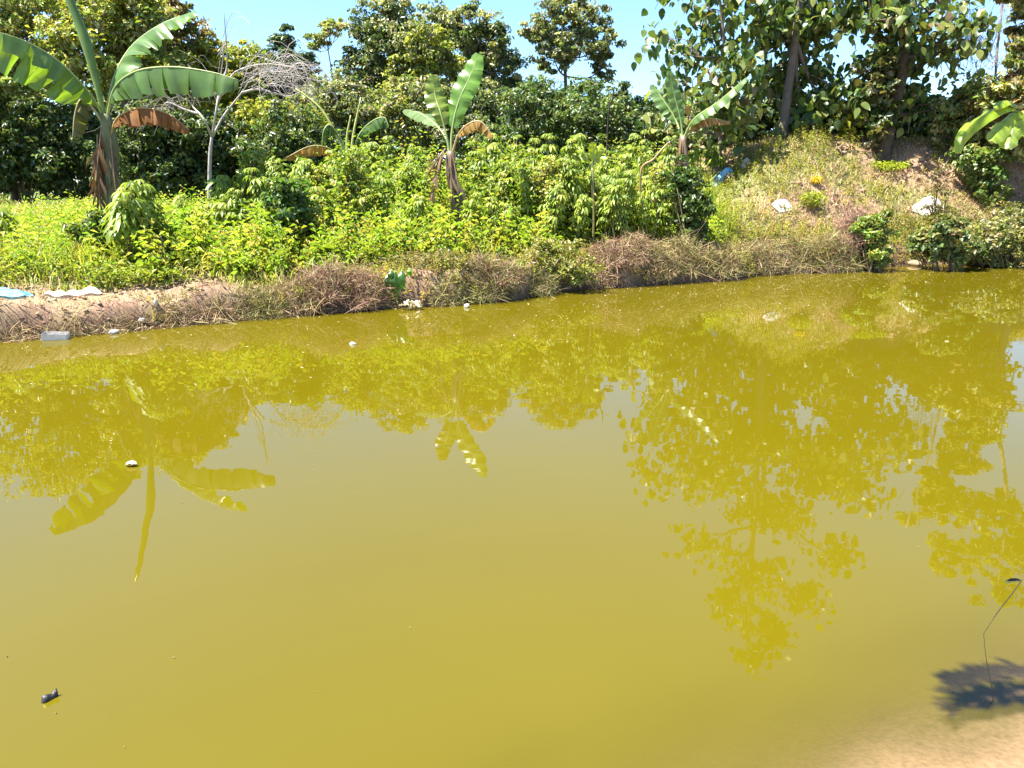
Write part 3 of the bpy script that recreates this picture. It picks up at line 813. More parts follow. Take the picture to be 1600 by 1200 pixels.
hanging_leaf(b1, at(158, 200, Y - 0.15), at(148, 300, Y - 0.15), 0.20)
hanging_leaf(b1, at(152, 210, Y - 0.1), at(158, 335, Y - 0.1), 0.16, (0.12, 0.07, 0.04))
hanging_leaf(b1, at(172, 215, Y - 0.12), at(186, 345, Y - 0.16), 0.12, (0.10, 0.075, 0.04))
# middle plant
Y = 12.7
b2 = banana_plant('middle banana plant with a dry brown stem and two bright upright leaves', Y, 716, at(704, 236, Y), 0.10, (0.14, 0.095, 0.06))
banana_leaf(b2, [at(705, 240, Y), at(706, 205, Y), at(716, 160, Y), at(734, 120, Y + 0.05), at(748, 84, Y + 0.1)], 0.21, up=(-0.15, -1, 0.15), dl=0.15, dr=-0.1, t0=0.26, c=(0.11, 0.21, 0.03), tear=0.15)
banana_leaf(b2, [at(703, 240, Y), at(696, 205, Y), at(688, 175, Y), at(680, 150, Y + 0.1), at(676, 118, Y + 0.15)], 0.19, up=(0.1, -1, 0.2), dl=-0.1, dr=0.1, t0=0.3, c=(0.15, 0.20, 0.03), tear=0.3)
banana_leaf(b2, [at(702, 238, Y), at(695, 212, Y + 0.3), at(676, 190, Y + 0.7), at(655, 176, Y + 1.2), at(632, 171, Y + 1.6)], 0.17, up=(0, -0.6, 0.8), dl=-0.2, dr=-0.2, t0=0.42, c=(0.13, 0.19, 0.06), tear=0.1)
banana_leaf(b2, [at(706, 240, Y), at(716, 210, Y - 0.1), at(732, 193, Y - 0.3), at(752, 190, Y - 0.4), at(771, 213, Y - 0.5)], 0.2, up=(0, -0.3, 1), dl=-0.9, dr=-1.1, t0=0.2, c=(0.24, 0.15, 0.04), tear=0.8, name='dead_leaf', mat='dry_leaf', rib=(0.3, 0.2, 0.1))
hanging_leaf(b2, at(696, 232, Y - 0.1), at(672, 265, Y - 0.2), 0.14, (0.20, 0.13, 0.08))
hanging_leaf(b2, at(694, 238, Y - 0.1), at(673, 318, Y - 0.25), 0.10, (0.16, 0.10, 0.06))
hanging_leaf(b2, at(704, 240, Y - 0.1), at(712, 330, Y - 0.12), 0.13, (0.18, 0.13, 0.09))
hanging_leaf(b2, at(708, 245, Y - 0.1), at(722, 350, Y - 0.12), 0.10, (0.11, 0.08, 0.06))
# right plant, beside the blue tarp
Y = 14.7
b3 = banana_plant('banana plant beside the blue tarp, two upright leaves and one long leaf to the right', Y, 1072, at(1067, 212, Y), 0.09, (0.15, 0.10, 0.06))
banana_leaf(b3, [at(1067, 215, Y), at(1063, 185, Y), at(1054, 150, Y), at(1045, 110, Y)], 0.14, up=(0.2, -1, 0.1), dl=0.1, dr=0.1, t0=0.22, c=(0.12, 0.20, 0.045), tear=0.15)
banana_leaf(b3, [at(1066, 215, Y), at(1055, 185, Y + 0.2), at(1038, 158, Y + 0.3), at(1020, 132, Y + 0.5)], 0.2, up=(0.4, -0.9, 0.3), dl=-0.3, dr=-0.1, t0=0.22, c=(0.10, 0.17, 0.05), tear=0.2)
banana_leaf(b3, [at(1068, 215, Y), at(1085, 185, Y - 0.2), at(1120, 160, Y - 0.4), at(1166, 121, Y - 0.6)], 0.19, up=(-0.3, -0.6, 0.8), dl=-0.2, dr=-0.5, t0=0.18, c=(0.11, 0.18, 0.045), tear=0.3)
banana_leaf(b3, [at(1069, 218, Y), at(1082, 196, Y - 0.1), at(1105, 184, Y - 0.3), at(1142, 190, Y - 0.4)], 0.17, up=(0, -0.3, 1), dl=-0.9, dr=-1.1, t0=0.15, c=(0.30, 0.17, 0.07), tear=0.8, name='dead_leaf', mat='dry_leaf')
hanging_leaf(b3, at(1064, 218, Y - 0.1), at(1058, 290, Y - 0.2), 0.12)
# low ragged plant behind the cassava
Y = 14.6
b4 = banana_plant('low ragged banana plant half hidden behind the cassava', Y, 548, at(546, 245, Y), 0.10, (0.16, 0.17, 0.06))
banana_leaf(b4, [at(545, 248, Y), at(532, 215, Y), at(516, 195, Y - 0.1), at(505, 205, Y - 0.2), at(503, 235, Y - 0.2)], 0.2, up=(0, -0.3, 1), dl=-1.0, dr=-1.1, t0=0.15, c=(0.06, 0.12, 0.03), tear=0.6)
banana_leaf(b4, [at(549, 248, Y), at(560, 212, Y), at(580, 190, Y - 0.1), at(600, 183, Y - 0.2), at(608, 198, Y - 0.25)], 0.22, up=(0, -0.3, 1), dl=-0.9, dr=-1.1, t0=0.15, c=(0.07, 0.13, 0.035), tear=0.7)
banana_leaf(b4, [at(549, 250, Y), at(568, 228, Y - 0.2), at(585, 222, Y - 0.4), at(596, 232, Y - 0.5)], 0.2, up=(0, -0.3, 1), dl=-0.7, dr=-1.0, t0=0.1, c=(0.05, 0.10, 0.03), tear=0.4)
banana_leaf(b4, [at(540, 250, Y), at(515, 232, Y - 0.3), at(485, 228, Y - 0.6), at(446, 246, Y - 0.8)], 0.2, up=(0, -0.3, 1), dl=-1.0, dr=-1.2, t0=0.1, c=(0.32, 0.20, 0.04), tear=0.7, name='dead_leaf', mat='dry_leaf', rib=(0.3, 0.26, 0.1))
for pts_ in ([(543, 248), (542, 215), (548, 180)], [(548, 248), (553, 205), (564, 152)], [(543, 248), (505, 175), (462, 138)]):
    g = Geo(); tube(g, bez([at(a, b, Y) for a, b in pts_], 12), np.linspace(0.035, 0.012, 12), 6, (0.30, 0.32, 0.10)); g.build('leaf_stalk', M['stalk'], b4, smooth=True)
# young yellow-green plant among the cassava
Y = 13.2
b5 = banana_plant('small yellow-green young banana plant among the cassava near the black dead sapling', Y, 925, at(925, 262, Y), 0.022, (0.14, 0.13, 0.05))
for tip, md in (((903, 236), (912, 240)), ((941, 226), (933, 240)), ((926, 222), (927, 238)), ((950, 246), (938, 246))):
    banana_leaf(b5, [at(925, 264, Y), at(*md, Y - 0.05), at(*tip, Y - 0.1)], 0.085, up=(0, -0.7, 0.7), dl=-0.1, dr=-0.1, t0=0.2, c=(0.26, 0.32, 0.03), tear=0.1, n=18, ribr=0.01)

# ------------------------------------------------------------------ cassava plants
def cassava_leaf_mesh(k):
    g = Geo()
    nl = 7
    for i_ in range(nl):
        a = math.radians(-115 + 230 * i_ / (nl - 1) + rng.normal() * 5)
        L = (0.18 - 0.055 * abs(i_ - 3) / 3) * (0.9 + 0.2 * rng.random())
        w = L * 0.125
        dp = 0.55 + 0.25 * rng.random()
        d = np.array([math.cos(a), math.sin(a), 0]); s = np.array([-math.sin(a), math.cos(a), 0])
        def pt(f, o, lift=0): return d * L * f * (1 - 0.30 * dp * f) + s * o - np.array([0, 0, 1]) * L * dp * f ** 1.7 + np.array([0, 0, lift])
        v = [pt(0, 0), pt(0.35, w * 0.8, 0.008), pt(0.35, 0), pt(0.35, -w * 0.8, 0.008), pt(0.68, w, 0.01), pt(0.68, 0), pt(0.68, -w, 0.01), pt(1.0, 0)]
        f3 = [(0, 2, 1), (0, 3, 2), (4, 5, 7), (5, 6, 7)]
        f4 = [(1, 2, 5, 4), (2, 3, 6, 5)]
        g.add(v, f3, f4)
    me = g.mesh('cassava_leaf'); me.materials.append(M['cassava'])
    return me
CL = [cassava_leaf_mesh(k) for k in range(5)]

def cassava(base, height, n, label, scale=1.0, group='cassava plants behind the far bank', low=0.4):
    t = thing('cassava_plant', label, 'plant', base, group)
    g = Geo(); base = np.asarray(base, float)
    nst = int(rng.integers(1, 3))
    stems = []
    for s_ in range(nst):
        top = base + np.array([rng.normal() * 0.14, rng.normal() * 0.14, height * (1 - 0.15 * s_)])
        P = bez([base - [0, 0, 0.08], base * 0.5 + top * 0.5 + rng.normal(size=3) * [0.06, 0.06, 0], top], 12)
        tube(g, P, np.linspace(0.016, 0.007, 12), 5, (0.20, 0.16, 0.09)); stems.append(P)
    for k_ in range(n):
        P = stems[k_ % nst]
        fr = low + (1 - low) * ((k_ + rng.random()) / n) ** 0.8
        p = P[min(11, int(fr * 11.99))]
        az = k_ * 2.39996 + rng.normal() * 0.3
        el = math.radians(15 + 50 * fr + rng.normal() * 10)
        pl = (0.14 + 0.16 * rng.random()) * (1.15 - 0.5 * fr) * scale
        q = p + np.array([math.cos(az) * math.cos(el), math.sin(az) * math.cos(el), math.sin(el)]) * pl
        tube(g, np.array([p, p * 0.5 + q * 0.5 + [0, 0, 0.015], q]), [0.004, 0.0035, 0.003], 3, (0.30, 0.22, 0.08))
        o = bpy.data.objects.new('leaf', CL[rng.integers(5)]); col.objects.link(o); o.parent = t
        o.location = q - base
        sc = (0.75 + 0.5 * rng.random()) * (1.15 - 0.4 * (fr > 0.9)) * scale
        o.scale = (sc, sc, sc); o.rotation_euler = (rng.normal() * 0.22, rng.normal() * 0.22 + 0.1, az)
    g.build('stem', M['stalk'], t)
    return t

LABC = 'bright green cassava plant in the dense thicket behind the far bank'
spots = []
def cas(px_, toprow, Y_, n=30, label=LABC, scale=0.95):
    if abs(px_ - 712) < 27 and Y_ < 13.3: return
    if px_ > 1060 and Y_ < 15.6: return
    b = gpt(px_, Y_); z = at(px_, toprow, Y_)[2]; scale *= rng.uniform(0.62, 0.95); n = n * 1.4
    h = max(0.5, z - b[2] - 0.08)
    cassava(b, h, int(n), label, scale)
cas(215, 300, 10.3, 34, 'cassava plant with pale drooping leaves right beside the tallest banana stem', 1.3)
cas(252, 296, 10.4, 36, 'cassava plant with pale drooping leaves, second from the tallest banana stem', 1.3)
cas(362, 282, 12.4, 22, 'yellow-tipped cassava plant at the foot of the bare white tree', 1.2)
cas(8, 322, 10.6, 22, 'cassava plant cut off by the left edge of the picture', 1.2)
tops = [(420, 262), (450, 250), (480, 250), (510, 246), (540, 240), (570, 236), (600, 228), (628, 215), (650, 232), (760, 222), (785, 214), (810, 214), (838, 220), (860, 214), (885, 218), (905, 214), (935, 236), (960, 232), (985, 212), (1005, 205), (1030, 214), (1085, 226), (1105, 222), (1120, 230), (740, 240), (680, 245)]
for i_, (a, b) in enumerate(tops):
    cas(a + rng.normal() * 4, b, 13.6 + 0.9 * rng.random() + (0.8 if a > 900 else 0) + (3.0 if a > 1080 else 0), 40, 'tall cassava plant in the back row of the thicket, its top against the dark trees')
for i_ in range(24):
    a = 410 + i_ * 27 + rng.normal() * 6
    cas(a, 262 + rng.normal() * 10 - 8 * (a > 700), 12.6 + (a - 400) / 700 * 1.2 + rng.normal() * 0.2, 36, 'mid-height cassava plant in the middle of the thicket, behind the low front row')
for i_ in range(24):
    a = 325 + i_ * 30 + rng.normal() * 8
    cas(a, 303 + rng.normal() * 10, 11.3 + (a - 300) / 700 * 1.9 + rng.normal() * 0.15, 28, 'low cassava plant in the front row of the thicket, rising from the weeds', scale=0.85)

# ------------------------------------------------------------------ other shrubs among the cassava
for i_ in range(13):
    a = 395 + i_ * 57 + rng.normal() * 12
    if abs(a - 712) < 30: continue
    Y_ = 11.6 + (a - 300) / 700 * 1.9 + rng.random() * 1.2; row_ = 285 + rng.normal() * 16
    pal_ = [[(0.20, 0.27, 0.035), (0.25, 0.30, 0.05)], [(0.15, 0.22, 0.04), (0.19, 0.25, 0.045)], [(0.27, 0.29, 0.05), (0.31, 0.32, 0.07)]][i_ % 3]
    bush('thicket_shrub', 'fine-leaved light green shrub growing among the cassava', 'shrub', Y_, a, [(a, row_, 20, 22), (a + 10, row_ + 28, 22, 22), (a - 12, row_ + 36, 20, 22), (a + 4, row_ - 18, 11, 14)], pal_, 1500, 0.075, 'fine-leaved shrubs among the cassava', clump=0.5)

# ------------------------------------------------------------------ shrubs on the bank
SG = 'shrubs along the far bank'
bush('bank_shrub', 'light green shrub with drooping leaves at the waterline below the mound', 'shrub', 14.2, 1362, [(1352, 358, 22, 26), (1375, 365, 22, 26), (1362, 396, 34, 18)], [(0.16, 0.21, 0.04), (0.20, 0.24, 0.045)], 2800, 0.11, SG, wid=0.35)
bush('bank_shrub', 'dark green shrub at the waterline, just right of the bare earth gap', 'shrub', 14.5, 1480, [(1470, 368, 24, 20), (1492, 360, 18, 20), (1480, 396, 36, 16), (1440, 382, 22, 18), (1500, 385, 24, 22)], [(0.10, 0.14, 0.04), (0.14, 0.17, 0.05), (0.18, 0.18, 0.06)], 4600, 0.10, SG, wid=0.6)
bush('bank_shrub', 'olive shrub at the waterline by the right edge of the picture', 'shrub', 15.0, 1570, [(1540, 372, 30, 24), (1585, 362, 34, 28), (1560, 398, 50, 16), (1525, 395, 34, 16), (1610, 385, 40, 30)], [(0.20, 0.21, 0.06), (0.15, 0.17, 0.05), (0.24, 0.22, 0.09)], 7000, 0.085, SG)
bush('bank_shrub', 'olive bank shrub below the small bright clump, left of the dry brush', 'shrub', 11.6, 865, [(865, 395, 40, 22), (840, 415, 36, 18), (895, 420, 34, 18)], [(0.18, 0.20, 0.04), (0.23, 0.23, 0.05)], 4200, 0.06, SG)
bush('bank_shrub', 'dark matted shrub overhanging the water below the middle banana plant', 'shrub', 10.9, 715, [(690, 420, 40, 20), (735, 428, 40, 20), (765, 440, 34, 16), (690, 445, 50, 14)], [(0.07, 0.085, 0.02), (0.10, 0.11, 0.03)], 5200, 0.05, SG)
bush('bank_shrub', 'dark bush below the banana plant that stands by the blue tarp', 'shrub', 13.4, 1078, [(1070, 300, 26, 26), (1090, 325, 22, 20), (1060, 268, 20, 22), (1078, 352, 30, 18)], [(0.06, 0.10, 0.025), (0.09, 0.14, 0.03)], 3000, 0.09, SG)
bush('bank_shrub', 'dark green shrub in the thicket straight above the tan dead grass', 'shrub', 11.2, 455, [(450, 320, 26, 34), (468, 350, 22, 20)], [(0.08, 0.14, 0.03), (0.10, 0.17, 0.035)], 2600, 0.10, SG)
bush('bank_shrub', 'low leafy shrub at the foot of the tallest banana plant', 'shrub', 10.4, 140, [(140, 355, 22, 18), (160, 372, 22, 14)], [(0.08, 0.13, 0.03), (0.12, 0.17, 0.03)], 1500, 0.09, SG)
bush('bank_shrub', 'tall dry weed with thin reddish stalks on the slope above the dark green shrub', 'weed', ghit(1462, 352)[1], 1462, [(1468, 300, 16, 44), (1455, 330, 14, 26)], [(0.22, 0.17, 0.09), (0.16, 0.15, 0.05)], 700, 0.07)

# ------------------------------------------------------------------ grass, straw, weeds
def blades(g, X, Yv, Ln, wd, colr, lean, curl, flop=0.0):
    n = len(X); z = ground(X, Yv)
    az = rng.random(n) * 2 * np.pi
    d = np.stack([np.cos(az), np.sin(az), np.zeros(n)], 1)
    s = np.stack([-np.sin(az), np.cos(az), np.zeros(n)], 1)
    b = np.stack([X, Yv, z - 0.015], 1)
    ln = (lean * (0.3 + 1.2 * rng.random(n)))[:, None]; L = Ln[:, None]; W = wd[:, None]
    up = np.array([0, 0, 1.0])
    m = b + L * 0.5 * norm(up + d * ln)
    t = m + L * 0.5 * norm(up * (1 - curl * (0.5 + rng.random((n, 1)))) + d * (ln + curl))
    v = np.stack([b - s * W * 0.5, b + s * W * 0.5, m + s * W * 0.42, m - s * W * 0.42, t], 1).reshape(-1, 3)
    i = np.arange(n)[:, None] * 5
    g.add(v, (i + [3, 2, 4]).reshape(-1, 3), (i + [0, 1, 2, 3]).reshape(-1, 4), np.repeat(np.clip(colr, 0.01, 0.9), 5, 0))

BX, BY = float(b2.location[0]), float(b2.location[1])
def scatter(n, x0, x1, s0, s1, pw=1.0):
    X = rng.uniform(x0, x1, n)
    s = s0 + (s1 - s0) * rng.random(n) ** pw
    Yq = far_shore(X) + s / 0.91
    # trodden strip in front of the middle banana plant
    cl = (np.abs(X - BX * Yq / BY) < 0.17) & (Yq > BY - 1.35) & (Yq < BY + 0.05) & (rng.random(n) < 0.85)
    return X[~cl], Yq[~cl], s[~cl]

def palette(n, pal, j=0.2):
    pal = np.array(pal) * np.array([1.0, 0.93, 0.9])
    return pal[rng.integers(0, len(pal), n)] * (1 - j + 2 * j * rng.random((n, 1))) * (1 + 0.08 * rng.normal(size=(n, 3)))

# green grass
g = Geo()
X, Yv, s = scatter(150000, -9.5, 16, 0.35, 9.0, 1.7)
keep = rng.random(len(X)) > np.maximum(dryness(X, Yv) * 1.05, bare(X, Yv) * 0.97)
keep &= rng.random(len(X)) < 0.35 + 0.9 * sstep(0.3, 0.55, fbm(X * 1.6, Yv * 1.6, 2))
X, Yv, s = X[keep], Yv[keep], s[keep]
n = len(X)
hh = (0.2 + 0.34 * fbm(X * 0.8 + 7, Yv * 0.8, 2)) * (0.5 + 0.9 * rng.random(n)) * np.where(X > 4.5, 0.42, 1.0) * (0.45 + 0.65 * sstep(0.5, 2.2, s)) * (1.0 - 0.45 * dryness(X, Yv))
blades(g, X, Yv, hh, 0.010 + 0.012 * rng.random(n), palette(n, [(0.26, 0.32, 0.035), (0.21, 0.29, 0.03), (0.31, 0.35, 0.06), (0.36, 0.36, 0.10), (0.17, 0.25, 0.025)]), 0.45, 0.35)
X, Yv, s = scatter(26000, -6.0, 4.4, 0.8, 3.4, 1.2)
kp = rng.random(len(X)) < sstep(0.4, 0.6, fbm(X * 1.2 + 90, Yv * 1.2, 2)) * (1 - dryness(X, Yv)) ** 3 * sstep(0.8, 1.9, s); X, Yv = X[kp], Yv[kp]; n = len(X)
blades(g, X, Yv, 0.35 + 0.45 * rng.random(n), 0.012 + 0.014 * rng.random(n), palette(n, [(0.24, 0.32, 0.03), (0.30, 0.36, 0.05), (0.18, 0.27, 0.03), (0.38, 0.38, 0.10)]), 0.35, 0.5)
# tufts spilling over the edge of the bank
X, Yv, s = scatter(42000, -4.5, 17, 0.02, 1.1)
kp = rng.random(len(X)) < sstep(0.47, 0.60, fbm(X * 1.7 + 61, Yv * 1.7, 2)) * (0.25 + 0.75 * sstep(-3.5, -1.0, X)); X, Yv = X[kp], Yv[kp]; n = len(X)
blades(g, X, Yv, 0.08 + 0.2 * rng.random(n), 0.006 + 0.008 * rng.random(n), palette(n, [(0.24, 0.28, 0.04), (0.30, 0.31, 0.07), (0.18, 0.22, 0.04), (0.34, 0.30, 0.12)]), 0.9, 0.8)
# meadow at left, running back to the forest
X = rng.uniform(-22, -3, 40000); Yv = rng.uniform(10, 24, 40000)
n = len(X)
blades(g, X, Yv, 0.2 + 0.25 * rng.random(n), 0.014 + 0.014 * rng.random(n), palette(n, [(0.28, 0.32, 0.05), (0.34, 0.35, 0.09), (0.22, 0.28, 0.04), (0.42, 0.38, 0.16)]), 0.5, 0.35)
tag(g.build('green_grass', M['grass']), 'bright green grass covering the far bank and the mound', 'grass', kind='stuff')

# dead grass and matted stalks on the bank
g = Geo()
X, Yv, s = scatter(60000, -9.5, 17, -0.06, 1.35, 0.9)
dn = dryness(X, Yv)
keep = (rng.random(len(X)) < dn * (0.25 + 0.9 * fbm(X * 2.3 + 3, Yv * 2.3, 2))) & ~((X < -3.6) & (rng.random(len(X)) < 0.55) & (s > 0.25))
X, Yv, s = X[keep], Yv[keep], s[keep]; n = len(X)
blades(g, X, Yv, 0.05 + 0.12 * rng.random(n), 0.004 + 0.005 * rng.random(n), palette(n, [(0.27, 0.20, 0.12), (0.22, 0.145, 0.09), (0.32, 0.25, 0.16), (0.15, 0.10, 0.06), (0.25, 0.16, 0.11), (0.21, 0.20, 0.075)]), 1.4, 0.9)
X, Yv, s = scatter(70000, 4.2, 18, 0.8, 6.0)
keep = rng.random(len(X)) < np.maximum(dryness(X, Yv), 0.55 * bare(X, Yv)) * 0.9 * (1 - 0.45 * bare(X, Yv))
X, Yv, s = X[keep], Yv[keep], s[keep]; n = len(X)
blades(g, X, Yv, 0.08 + 0.22 * rng.random(n), 0.007 + 0.008 * rng.random(n), palette(n, [(0.40, 0.31, 0.18), (0.32, 0.23, 0.14), (0.36, 0.33, 0.14), (0.45, 0.37, 0.22)]), 0.8, 0.6)
X, Yv, s = scatter(5000, -9.5, 17, 0.9, 2.5)
n = len(X); blades(g, X, Yv, 0.2 + 0.2 * rng.random(n), 0.006 + 0.006 * rng.random(n), palette(n, [(0.42, 0.36, 0.16), (0.36, 0.30, 0.14)]), 0.7, 0.5)
tag(g.build('dry_grass', M['straw']), 'dead tan grass matted along the far bank and over the mound', 'dry grass', kind='stuff')

# matted brush hanging over the bank
g = Geo()
PINK = [(0.33, 0.205, 0.15), (0.25, 0.15, 0.105), (0.38, 0.27, 0.20), (0.14, 0.085, 0.06)]
TAN = [(0.33, 0.25, 0.14), (0.24, 0.17, 0.09), (0.39, 0.32, 0.19), (0.12, 0.08, 0.045), (0.27, 0.24, 0.09)]
OLV = [(0.24, 0.24, 0.07), (0.29, 0.25, 0.12), (0.16, 0.18, 0.05), (0.10, 0.08, 0.04)]
def tangle(px_, row_, rx, rz, n, pal, ds=0.25):
    p = wpt(px_, np.interp(px_, [q[0] for q in _wl], [q[1] for q in _wl]))
    Yc = p[1] + ds
    c = at(px_, row_, Yc); r = np.array([psize(rx, Yc), 0.28, psize(rz, Yc)])
    st = c + rdir(n) * r * rng.random((n, 1)) ** 0.5
    st[:, 2] = np.maximum(st[:, 2], 0.0)
    d = rdir(n, 0.1); L = 0.03 + 0.13 * rng.random((n, 1)) ** 2
    bend = rng.normal(size=(n, 3)) * 1.5 + np.array([0, 0, -0.35])
    pts = [st + d * L * f + bend * L * f * f * 0.6 for f in (0, 0.3, 0.6, 1.0)]
    for q in pts: q[:, 2] = np.maximum(q[:, 2], -0.01)
    w = norm(np.cross(d, rng.normal(size=(n, 3)))) * (0.0018 + 0.0026 * rng.random((n, 1)))
    v = np.stack([pts[0] - w, pts[0] + w, pts[1] - w, pts[1] + w, pts[2] - w, pts[2] + w, pts[3] - w * 0.5, pts[3] + w * 0.5], 1).reshape(-1, 3)
    i = np.arange(n)[:, None] * 8
    g.add(v, None, np.concatenate([i + [0, 1, 3, 2], i + [2, 3, 5, 4], i + [4, 5, 7, 6]], 1).reshape(-1, 4), np.repeat(np.clip(palette(n, pal, 0.3), 0.02, 0.8), 8, 0))
for px_, row_, rx, rz, n, pal in [(510, 440, 36, 22, 1300, PINK + TAN), (562, 448, 34, 26, 1500, PINK + TAN), (470, 458, 40, 22, 1300, TAN), (400, 474, 50, 18, 1300, OLV), (330, 482, 50, 18, 1300, TAN), (260, 490, 50, 18, 1200, TAN), (180, 500, 50, 14, 900, TAN), (110, 503, 50, 14, 700, TAN), (30, 512, 50, 12, 700, TAN),
        (780, 425, 36, 18, 1100, PINK + OLV), (740, 448, 48, 16, 900, OLV), (690, 455, 40, 16, 800, OLV), (830, 440, 40, 16, 900, OLV), (930, 420, 44, 20, 900, PINK + TAN), (965, 392, 46, 18, 1000, TAN + PINK), (1015, 405, 46, 22, 1050, TAN + OLV), (1065, 400, 40, 22, 950, TAN + OLV), (1120, 405, 44, 20, 900, TAN + OLV), (1180, 398, 44, 22, 1050, TAN + OLV), (1235, 396, 46, 24, 1050, TAN + OLV), (1292, 392, 40, 26, 1000, TAN + OLV),
        (1330, 352, 22, 28, 900, PINK), (1320, 400, 30, 18, 900, OLV), (1540, 392, 50, 16, 1200, OLV), (1595, 385, 40, 20, 1000, OLV), (1500, 400, 40, 12, 700, TAN), (1640, 385, 40, 22, 900, OLV)]:
    tangle(px_, row_, rx * 1.15, rz * 1.15, int(n * 2.2), pal)
    tangle(px_, row_ + rz * 0.9, rx * 1.1, rz * 0.6, int(n * 1.0), pal, 0.1)
    tangle(px_ + rng.normal() * 12, row_ - rz * rng.uniform(0.2, 1.0), rx * 0.5, rz * 0.6, int(n * 0.6), pal + OLV, 0.3)
tag(g.build('dry_brush', M['straw']), 'tangled dead brush and roots hanging over the edge of the far bank', 'brush', kind='stuff')

# broad-leaved weeds: low cover under and before the cassava, and on the bank edge
g = Geo()
def weed_patch(n, x0, x1, s0, s1, h0, h1, L, pal, dens=None, pw=1.0):
    X, Yv, s = scatter(n, x0, x1, s0, s1, pw)
    if dens is not None:
        kp = rng.random(len(X)) < dens(X, Yv, s); X, Yv, s = X[kp], Yv[kp], s[kp]
    hn = fbm(X * 1.9 + 50, Yv * 1.9, 2)
    z = ground(X, Yv) + (h0 + (h1 - h0) * hn) * rng.random(len(X)) ** 0.7
    c = np.stack([X, Yv, z], 1)
    LL = L * (0.6 + 0.8 * rng.random(len(X)))
    leaves(g, c, np.array([0, 0, 0.8]) + rng.normal(size=(len(X), 3)) * 0.5, LL, LL * 0.45, np.clip(palette(len(X), pal), 0.01, 0.8), 0.3)
WP = [(0.22, 0.28, 0.035), (0.18, 0.25, 0.03), (0.27, 0.32, 0.05), (0.14, 0.21, 0.03)]
weed_patch(70000, -5.5, 4.2, 0.9, 4.6, 0.12, 0.55, 0.07, WP, lambda X, Y, s: 0.2 + 0.9 * sstep(0.35, 0.6, fbm(X * 1.3 + 9, Y * 1.3, 2)))
weed_patch(22000, -9.5, -3.0, 1.2, 8, 0.1, 0.4, 0.07, WP)
weed_patch(26000, 4, 17, 0.1, 6, 0.05, 0.25, 0.06, [(0.17, 0.20, 0.04), (0.13, 0.17, 0.03), (0.22, 0.22, 0.06)], lambda X, Y, s: 1.05 - dryness(X, Y))
weed_patch(26000, -3.5, 17, -0.02, 0.9, 0.05, 0.30, 0.045, [(0.14, 0.15, 0.035), (0.10, 0.11, 0.03), (0.20, 0.18, 0.07), (0.26, 0.19, 0.11)], lambda X, Y, s: 0.15 + 0.8 * sstep(0.4, 0.6, fbm(X * 1.1 + 70, Y * 1.1, 2)))
weed_patch(16000, 8.2, 17, -0.02, 1.3, 0.1, 0.7, 0.06, [(0.17, 0.19, 0.04), (0.13, 0.16, 0.035), (0.24, 0.22, 0.08)])
def leafy_stems(n, x0, x1, s0, s1, h0, h1, L, pal, pw=1.0, filt=1.1):
    X, Yv, s = scatter(n, x0, x1, s0, s1, pw); n = len(X)
    kp = rng.random(n) > dryness(X, Yv) * filt; X, Yv, s = X[kp], Yv[kp], s[kp]; n = len(X)
    z = ground(X, Yv)
    hh_ = (0.5 + 0.5 * sstep(0.6, 1.9, s)) * (h0 + (h1 - h0) * rng.random(n)) * (0.55 + 0.9 * fbm(X * 1.1 + 5, Yv * 1.1, 2))
    lean = rng.normal(size=(n, 2)) * 0.16
    pc = palette(n, pal)
    for k in range(15):
        f = (k + 1.6 * rng.random(n)) / 16
        az = k * 2.4 + rng.random(n) * 0.8
        LL = L * (0.7 + 0.6 * rng.random(n)) * (1.1 - 0.5 * f)
        out = np.stack([np.cos(az), np.sin(az), 0.9 * f + rng.normal(size=n) * 0.5], 1)
        c = np.stack([X + lean[:, 0] * hh_ * f, Yv + lean[:, 1] * hh_ * f, z + hh_ * f], 1)
        T = norm(out); b = c; tip = c + T * LL[:, None] - np.array([0, 0, 0.45]) * LL[:, None]
        S = norm(np.cross(T, [0, 0, 1.0])) * (LL * 0.10)[:, None]; m = c + T * LL[:, None] * 0.5 + np.array([0, 0, 0.02]) * LL[:, None]
        v = np.stack([b, m - S, tip, m + S], 1).reshape(-1, 3)
        i = np.arange(n)[:, None] * 4
        g.add(v, np.concatenate([i + [0, 1, 2], i + [0, 2, 3]], 1).reshape(-1, 3), None, np.repeat(np.clip(pc * (0.85 + 0.3 * rng.random((n, 1))), 0.01, 0.8), 4, 0))
LIME = [(0.22, 0.32, 0.035), (0.17, 0.28, 0.03), (0.28, 0.36, 0.06), (0.13, 0.22, 0.03), (0.32, 0.34, 0.09)]
leafy_stems(3000, -5.2, 3.9, 0.9, 3.6, 0.3, 0.95, 0.2, LIME)
leafy_stems(2200, -9.5, -2.5, 1.3, 9, 0.2, 0.75, 0.15, LIME)
leafy_stems(2500, -3.2, 3.3, 2.2, 5.2, 0.7, 1.7, 0.14, LIME + [(0.10, 0.17, 0.03)])
leafy_stems(2600, -2.5, 9.5, 0.02, 1.2, 0.2, 0.55, 0.075, [(0.24, 0.27, 0.05), (0.30, 0.30, 0.08), (0.18, 0.19, 0.05), (0.30, 0.23, 0.12)], filt=0.55)
leafy_stems(1500, 4.2, 15, 0.5, 4.5, 0.12, 0.4, 0.09, [(0.26, 0.30, 0.05), (0.34, 0.32, 0.10), (0.20, 0.24, 0.04)], filt=0.8)
tag(g.build('weeds', M['grass']), 'low leafy weeds covering the ground under the cassava and along the bank', 'weeds', kind='stuff')

